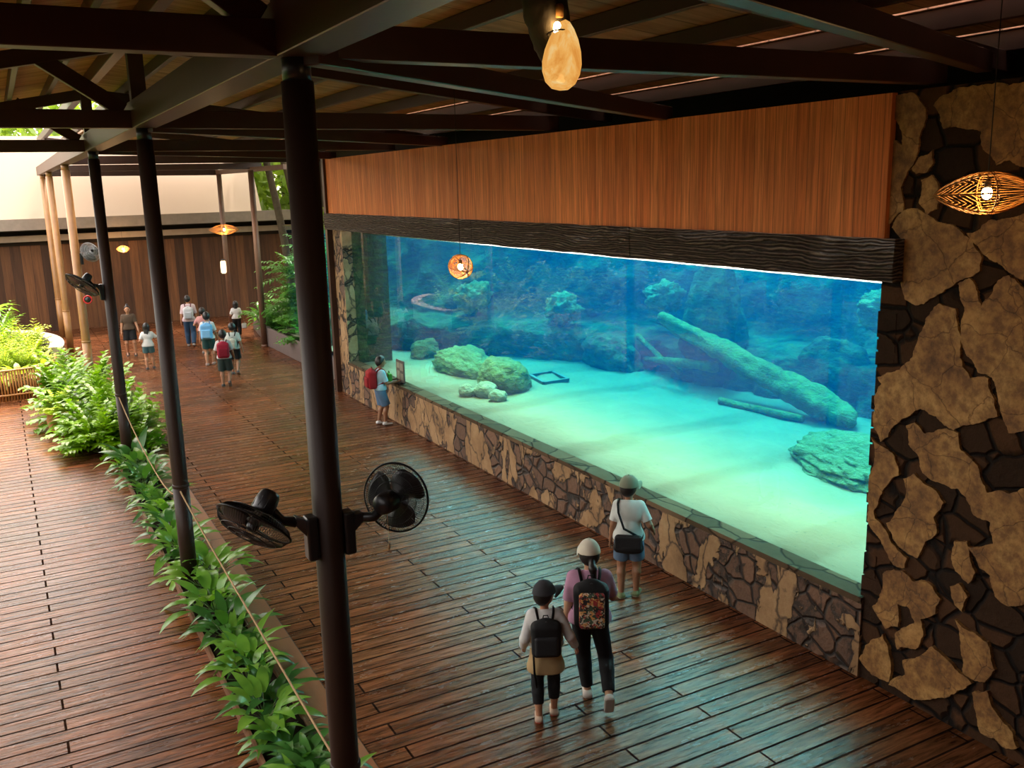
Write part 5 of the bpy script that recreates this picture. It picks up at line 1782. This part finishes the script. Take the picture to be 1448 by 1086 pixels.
# --- woman and child hand in hand, in front
wo = person((4.56, 6.985), rad(29), 1.66, 'woman in pink shirt, black leggings and cream cap walking hand in hand', [(-.012, .075, 0, 0), (.095, -.16, .085, 1.05)],
            [(-.145, .045, .455), (.105, .20, .66)], (.46, .24, .34), .85, .53, BK, 1.86, (.55, .50, .45), 'c', hair='pony', cap_=(.66, .59, .47), legcloth='leggings', headyaw=-.15, res=.0075, sole=(.42, .38, .33), hands_curl=.7)
backpack(wo, 'black backpack with red and cream floral pocket on the woman in pink', BK, BK, BK, (.098, .056, .145), .685, matp=M['floral'], res=.0075, pk=(.74, .74, -.12))
ch = person((4.05, 6.97), rad(27), 1.375, 'child in black cap and white long-sleeved top holding the woman by the hand', [(-.055, -.035, 0, .0), (.055, .05, .0, .0)],
            [(-.15, .06, .52), (.205, .0, .535)], WHITE, 1.9, .56, BK, 1.62, (.50, .36, .26), 'a', True, 'short', (.045, .045, .05), .85, .05, legcloth='leggings', res=.0075, sole=(.45, .08, .05), fit=1.1, longhem=(.375, (.40, .27, .13)), hands_curl=.7)
backpack(ch, 'plain black backpack on the child in the black cap', BK, (.02, .02, .022), BK, (.10, .05, .135), .665, res=.0075)
# dangling black jacket strap on the child's left
e = empty('hanging_strap', (3.89, 6.90, .55), 0, 'long black strap hanging at the left side of the child in black cap', 'strap')
MB().tube([(.01, 0, .40), (-.015, -.01, .2), (-.01, -.012, 0), (.012, -.01, -.14)], [.014, .018, .02, .018], 8, True, .5).build('webbing', cloth(BK), e, True)
# --- child with the shoulder bag at the ledge
kc = person((6.28, 8.74), rad(40), 1.53, 'child in grey-green cap and white T-shirt with black shoulder bag by the low wall', [(-.062, -.02, 0, 0, -.5), (.055, .03, 0, 0, .1)],
            [(-.155, .035, .435), (.185, .085, .545)], (.60, .62, .58), .8, .50, (.10, .15, .22), .72, (.16, .20, .09), 'b', True, 'short', (.22, .24, .17), .45, .05, res=.0075, fit=1.1, sole=(.30, .28, .2))
H = kc['H']
wl = Matrix.Translation(kc['loc']) @ rotz(-kc['yaw'])
sb_c = Vector((.005, -.115, .50)) * H
sb = empty('shoulder_bag', wl @ sb_c, -kc['yaw'], 'soft black shoulder bag worn by the child in the grey-green cap', 'bag')
S = SDF((-.28, -.12, -.2), (.28, .12, .2), .008)
S.box((0, 0, 0), (.165, .055, .105), .045, .02)
S.ell((0, -.01, -.05), (.18, .065, .075), .03)
S.build('bag_body', cloth(BK, .6), sb)
S = SDF((-.24, -.12, -.1), (.24, .02, .16), .008)
S.box((0, -.052, .028), (.158, .018, .075), .016, .01)
S.build('flap', cloth((.017, .017, .019), .6), sb)
pts = [Vector(q) * H - sb_c for q in ((.09, -.10, .55), (-.03, -.115, .62), (-.075, -.085, .74), (-.083, -.045, .80), (-.078, .0, .828), (-.06, .055, .80), (.0, .09, .70), (.09, .07, .60), (.115, .0, .55), (.11, -.07, .53))]
MB().tube(pts, .016, 8, True, .4).build('strap', cloth(BK, .6), sb, True)
# --- boy at the far end of the window
by = person((6.80, 18.55), rad(96), 1.50, 'boy with red backpack and blue shorts standing at the low wall', [(-.055, -.03, 0, 0), (.055, .04, 0, 0)],
            [(-.08, .215, .63), (.075, .215, .62)], (.36, .52, .58), .85, .52, (.10, .17, .27), .88, (.62, .60, .58), 'b', True, 'short', None, -.1, -.1, lean=.02, res=.011)
backpack(by, 'red backpack on the boy at the low wall', (.33, .012, .016), (.26, .01, .014), (.2, .01, .012), (.10, .065, .145), .69, res=.011)
gb_c = Vector((.0, .145, .665)) * by['H']
gb = empty('green_bag', Matrix.Translation(by['loc']) @ rotz(-by['yaw']) @ gb_c, -by['yaw'], 'small bright green bag held at the chest by the boy', 'bag')
S = SDF((-.16, -.1, -.17), (.16, .1, .17), .01)
S.box((0, 0, 0), (.10, .05, .115), .04, .01)
S.build('bag_body', cloth((.10, .36, .05), .6), gb)
MB().tube([(-.05, 0, .11), (-.03, 0, .16), (.03, 0, .16), (.05, 0, .11)], .008, 6).build('handle', cloth((.05, .2, .03), .6), gb, True)

# --- visitors farther off
FAR = 'visitors at the far end of the hall'
walk = lambda a: [(-.05, a, 0, 0), (.05, -a, .02 if a > 0 else 0, .35 if a > 0 else 0)]
p1 = person((3.29, 31.37), rad(188), 1.60, 'person facing the viewer in brown top and black shorts, farthest left of the visitors', [(-.07, .02, 0, 0), (.075, -.06, .01, .2)],
            [(-.17, .10, .50), (.15, .05, .46)], (.085, .055, .035), .75, .53, BK, .8, (.03, .03, .03), 'a', hair='bun', res=.013, group=FAR)
p2 = person((3.45, 28.55), rad(10), 1.36, 'girl in white T-shirt and teal shorts seen from behind, at the left of the group', [(-.06, -.02, 0, 0), (.07, .07, 0, 0)],
            [(-.15, .06, .55), (.13, .17, .72)], WHITE, .8, .50, (.055, .12, .13), .55, (.05, .04, .04), 'a', True, 'long', None, .2, 0, res=.013, group=FAR)
p3 = person((5.23, 32.05), rad(12), 1.70, 'adult in pale pink shirt and blue jeans walking off with pale backpack', walk(.07),
            [(-.155, .03, .44), (.155, .02, .44)], (.60, .45, .46), .9, .50, (.035, .075, .14), 1.95, (.3, .28, .26), 'a', hair='short', legcloth='trousers', res=.013, group=FAR)
backpack(p3, 'pale grey-white backpack on the adult in jeans', (.55, .55, .56), (.42, .43, .45), (.16, .05, .06), (.09, .055, .125), .675, res=.013)
p4 = person((5.08, 28.16), rad(20), 1.58, 'child in white shirt and dark green shorts with light blue backpack', walk(-.05),
            [(-.16, .05, .46), (.15, .09, .50)], WHITE, .8, .50, (.02, .06, .055), .75, (.35, .22, .2), 'a', True, 'short', res=.013, group=FAR)
backpack(p4, 'light blue backpack on the child in green shorts', (.16, .40, .66), (.20, .46, .72), (.1, .25, .45), (.105, .055, .15), .66, res=.013)
p5 = person((4.82, 24.72), rad(15), 1.50, 'boy in grey-white shirt and dark shorts with crimson backpack, nearest of the group', [(-.055, -.02, 0, 0), (.06, -.07, .05, .7)],
            [(-.145, .10, .53), (.16, .06, .50)], (.50, .48, .47), .85, .50, (.03, .045, .04), .9, (.03, .03, .03), 'b', True, 'short', res=.012, group=FAR)
backpack(p5, 'crimson backpack on the boy nearest in the far group', (.30, .010, .030), (.22, .008, .022), (.15, .008, .02), (.10, .06, .145), .67, res=.012)
p6 = person((5.38, 26.2), rad(18), 1.46, 'child in grey-white shirt and black shorts wearing a pale sling pack', [(-.05, .06, 0, 0), (.055, -.06, .035, .5)],
            [(-.15, .06, .48), (.17, -.03, .46)], (.48, .50, .46), .8, .50, BK, .8, (.06, .06, .06), 'b', True, 'short', res=.013, group=FAR)
backpack(p6, 'pale khaki sling pack on the child in black shorts', (.46, .45, .36), (.38, .37, .3), BK, (.07, .045, .105), .61, res=.013)
p7 = person((6.95, 32.9), rad(8), 1.30, 'girl in white T-shirt and black trousers carrying a white bag by the far wall', walk(.05),
            [(-.13, .12, .60), (.17, .03, .46)], WHITE, .8, .53, BK, 1.85, (.2, .2, .2), 'b', True, 'bob', legcloth='trousers', res=.013, group=FAR)
hb_c = Vector((.185, .03, .34)) * p7['H']
hb = empty('carrier_bag', Matrix.Translation(p7['loc']) @ rotz(-p7['yaw']) @ hb_c, -p7['yaw'], 'white carrier bag hanging from the hand of the girl in black trousers', 'bag')
S = SDF((-.14, -.1, -.16), (.14, .1, .14), .012)
S.box((0, 0, -.03), (.09, .04, .09), .03, .01)
S.build('bag_body', cloth((.60, .60, .60), .6), hb)
MB().tube([(-.04, 0, .05), (-.01, 0, .105), (.01, 0, .105), (.04, 0, .05)], .008, 6).build('handle', cloth((.60, .60, .60), .6), hb, True)
p8 = person((5.35, 30.3), rad(25), 1.47, 'person in pink top mostly hidden behind the child with light blue backpack', walk(.04),
            [(-.19, .12, .60), (.15, .05, .48)], (.50, .24, .22), .8, .50, (.05, .05, .06), .9, (.2, .2, .2), 'a', True, 'short', res=.013, group=FAR)
p9 = person((4.36, 31.4), rad(15), 1.42, 'child in white top mostly hidden behind the second column', walk(.05),
            [(-.14, .05, .48), (.17, .04, .50)], WHITE, .8, .50, (.03, .03, .035), .8, (.2, .2, .2), 'a', True, 'short', res=.013, group=FAR)
# ================================================================ LIGHT
w = bpy.data.worlds.new('sky')
SC.world = w
w.use_nodes = True
nt = w.node_tree
nt.nodes.clear()
sky = nt.nodes.new('ShaderNodeTexSky')
sky.sky_type = 'NISHITA'
sky.sun_disc = False
sky.sun_elevation = math.radians(66)
sky.sun_rotation = math.radians(20)
sky.air_density = 1.0
sky.dust_density = 4.0
sky.ozone_density = 1.0
hs = nt.nodes.new('ShaderNodeHueSaturation')
hs.inputs['Saturation'].default_value = .35
bg = nt.nodes.new('ShaderNodeBackground')
bg.inputs[1].default_value = .88
out = nt.nodes.new('ShaderNodeOutputWorld')
nt.links.new(sky.outputs[0], hs.inputs['Color'])
warm = nt.nodes.new('ShaderNodeMix')
warm.data_type = 'RGBA'
warm.blend_type = 'MULTIPLY'
warm.inputs[0].default_value = 1
warm.inputs[7].default_value = (1.0, .88, .75, 1)
nt.links.new(hs.outputs[0], warm.inputs[6])
nt.links.new(warm.outputs[2], bg.inputs[0])
nt.links.new(bg.outputs[0], out.inputs[0])


def lamp(name, typ, loc, energy, color=(1, 1, 1), **k):
    d = bpy.data.lights.new(name, typ)
    d.energy = energy
    d.color = color
    for a, v in k.items(): setattr(d, a, v)
    o = bpy.data.objects.new(name, d)
    COL.objects.link(o)
    o.location = loc
    return o


sun = lamp('sun', 'SUN', (0, 20, 30), 2.6, (1, .90, .76), angle=math.radians(1.6))
sun.rotation_euler = Vector((.24, .32, .91)).to_track_quat('Z', 'Y').to_euler()

SC.view_settings.view_transform = 'Standard'
SC.view_settings.look = 'None'
SC.view_settings.exposure = 1.08
SC.view_settings.gamma = 1
SC.view_settings.use_curve_mapping = False
SC.cycles.use_denoising = True
SC.cycles.max_bounces = 8
SC.cycles.diffuse_bounces = 4
SC.cycles.glossy_bounces = 4
SC.cycles.transparent_max_bounces = 12
SC.cycles.volume_bounces = 1
SC.cycles.sample_clamp_indirect = 6
SC.cycles.caustics_reflective = False
SC.cycles.caustics_refractive = False

# unseen warm fill light added behind the lintel to brighten the near sand
fl = lamp('near_sand_fill', 'AREA', (7.72, 13.8, 4.12), 290, (1, .38, .13), shape='RECTANGLE', size=.12, size_y=14.5)
fl.rotation_euler = (0, -.33, 0)
fl.data.spread = math.radians(52)
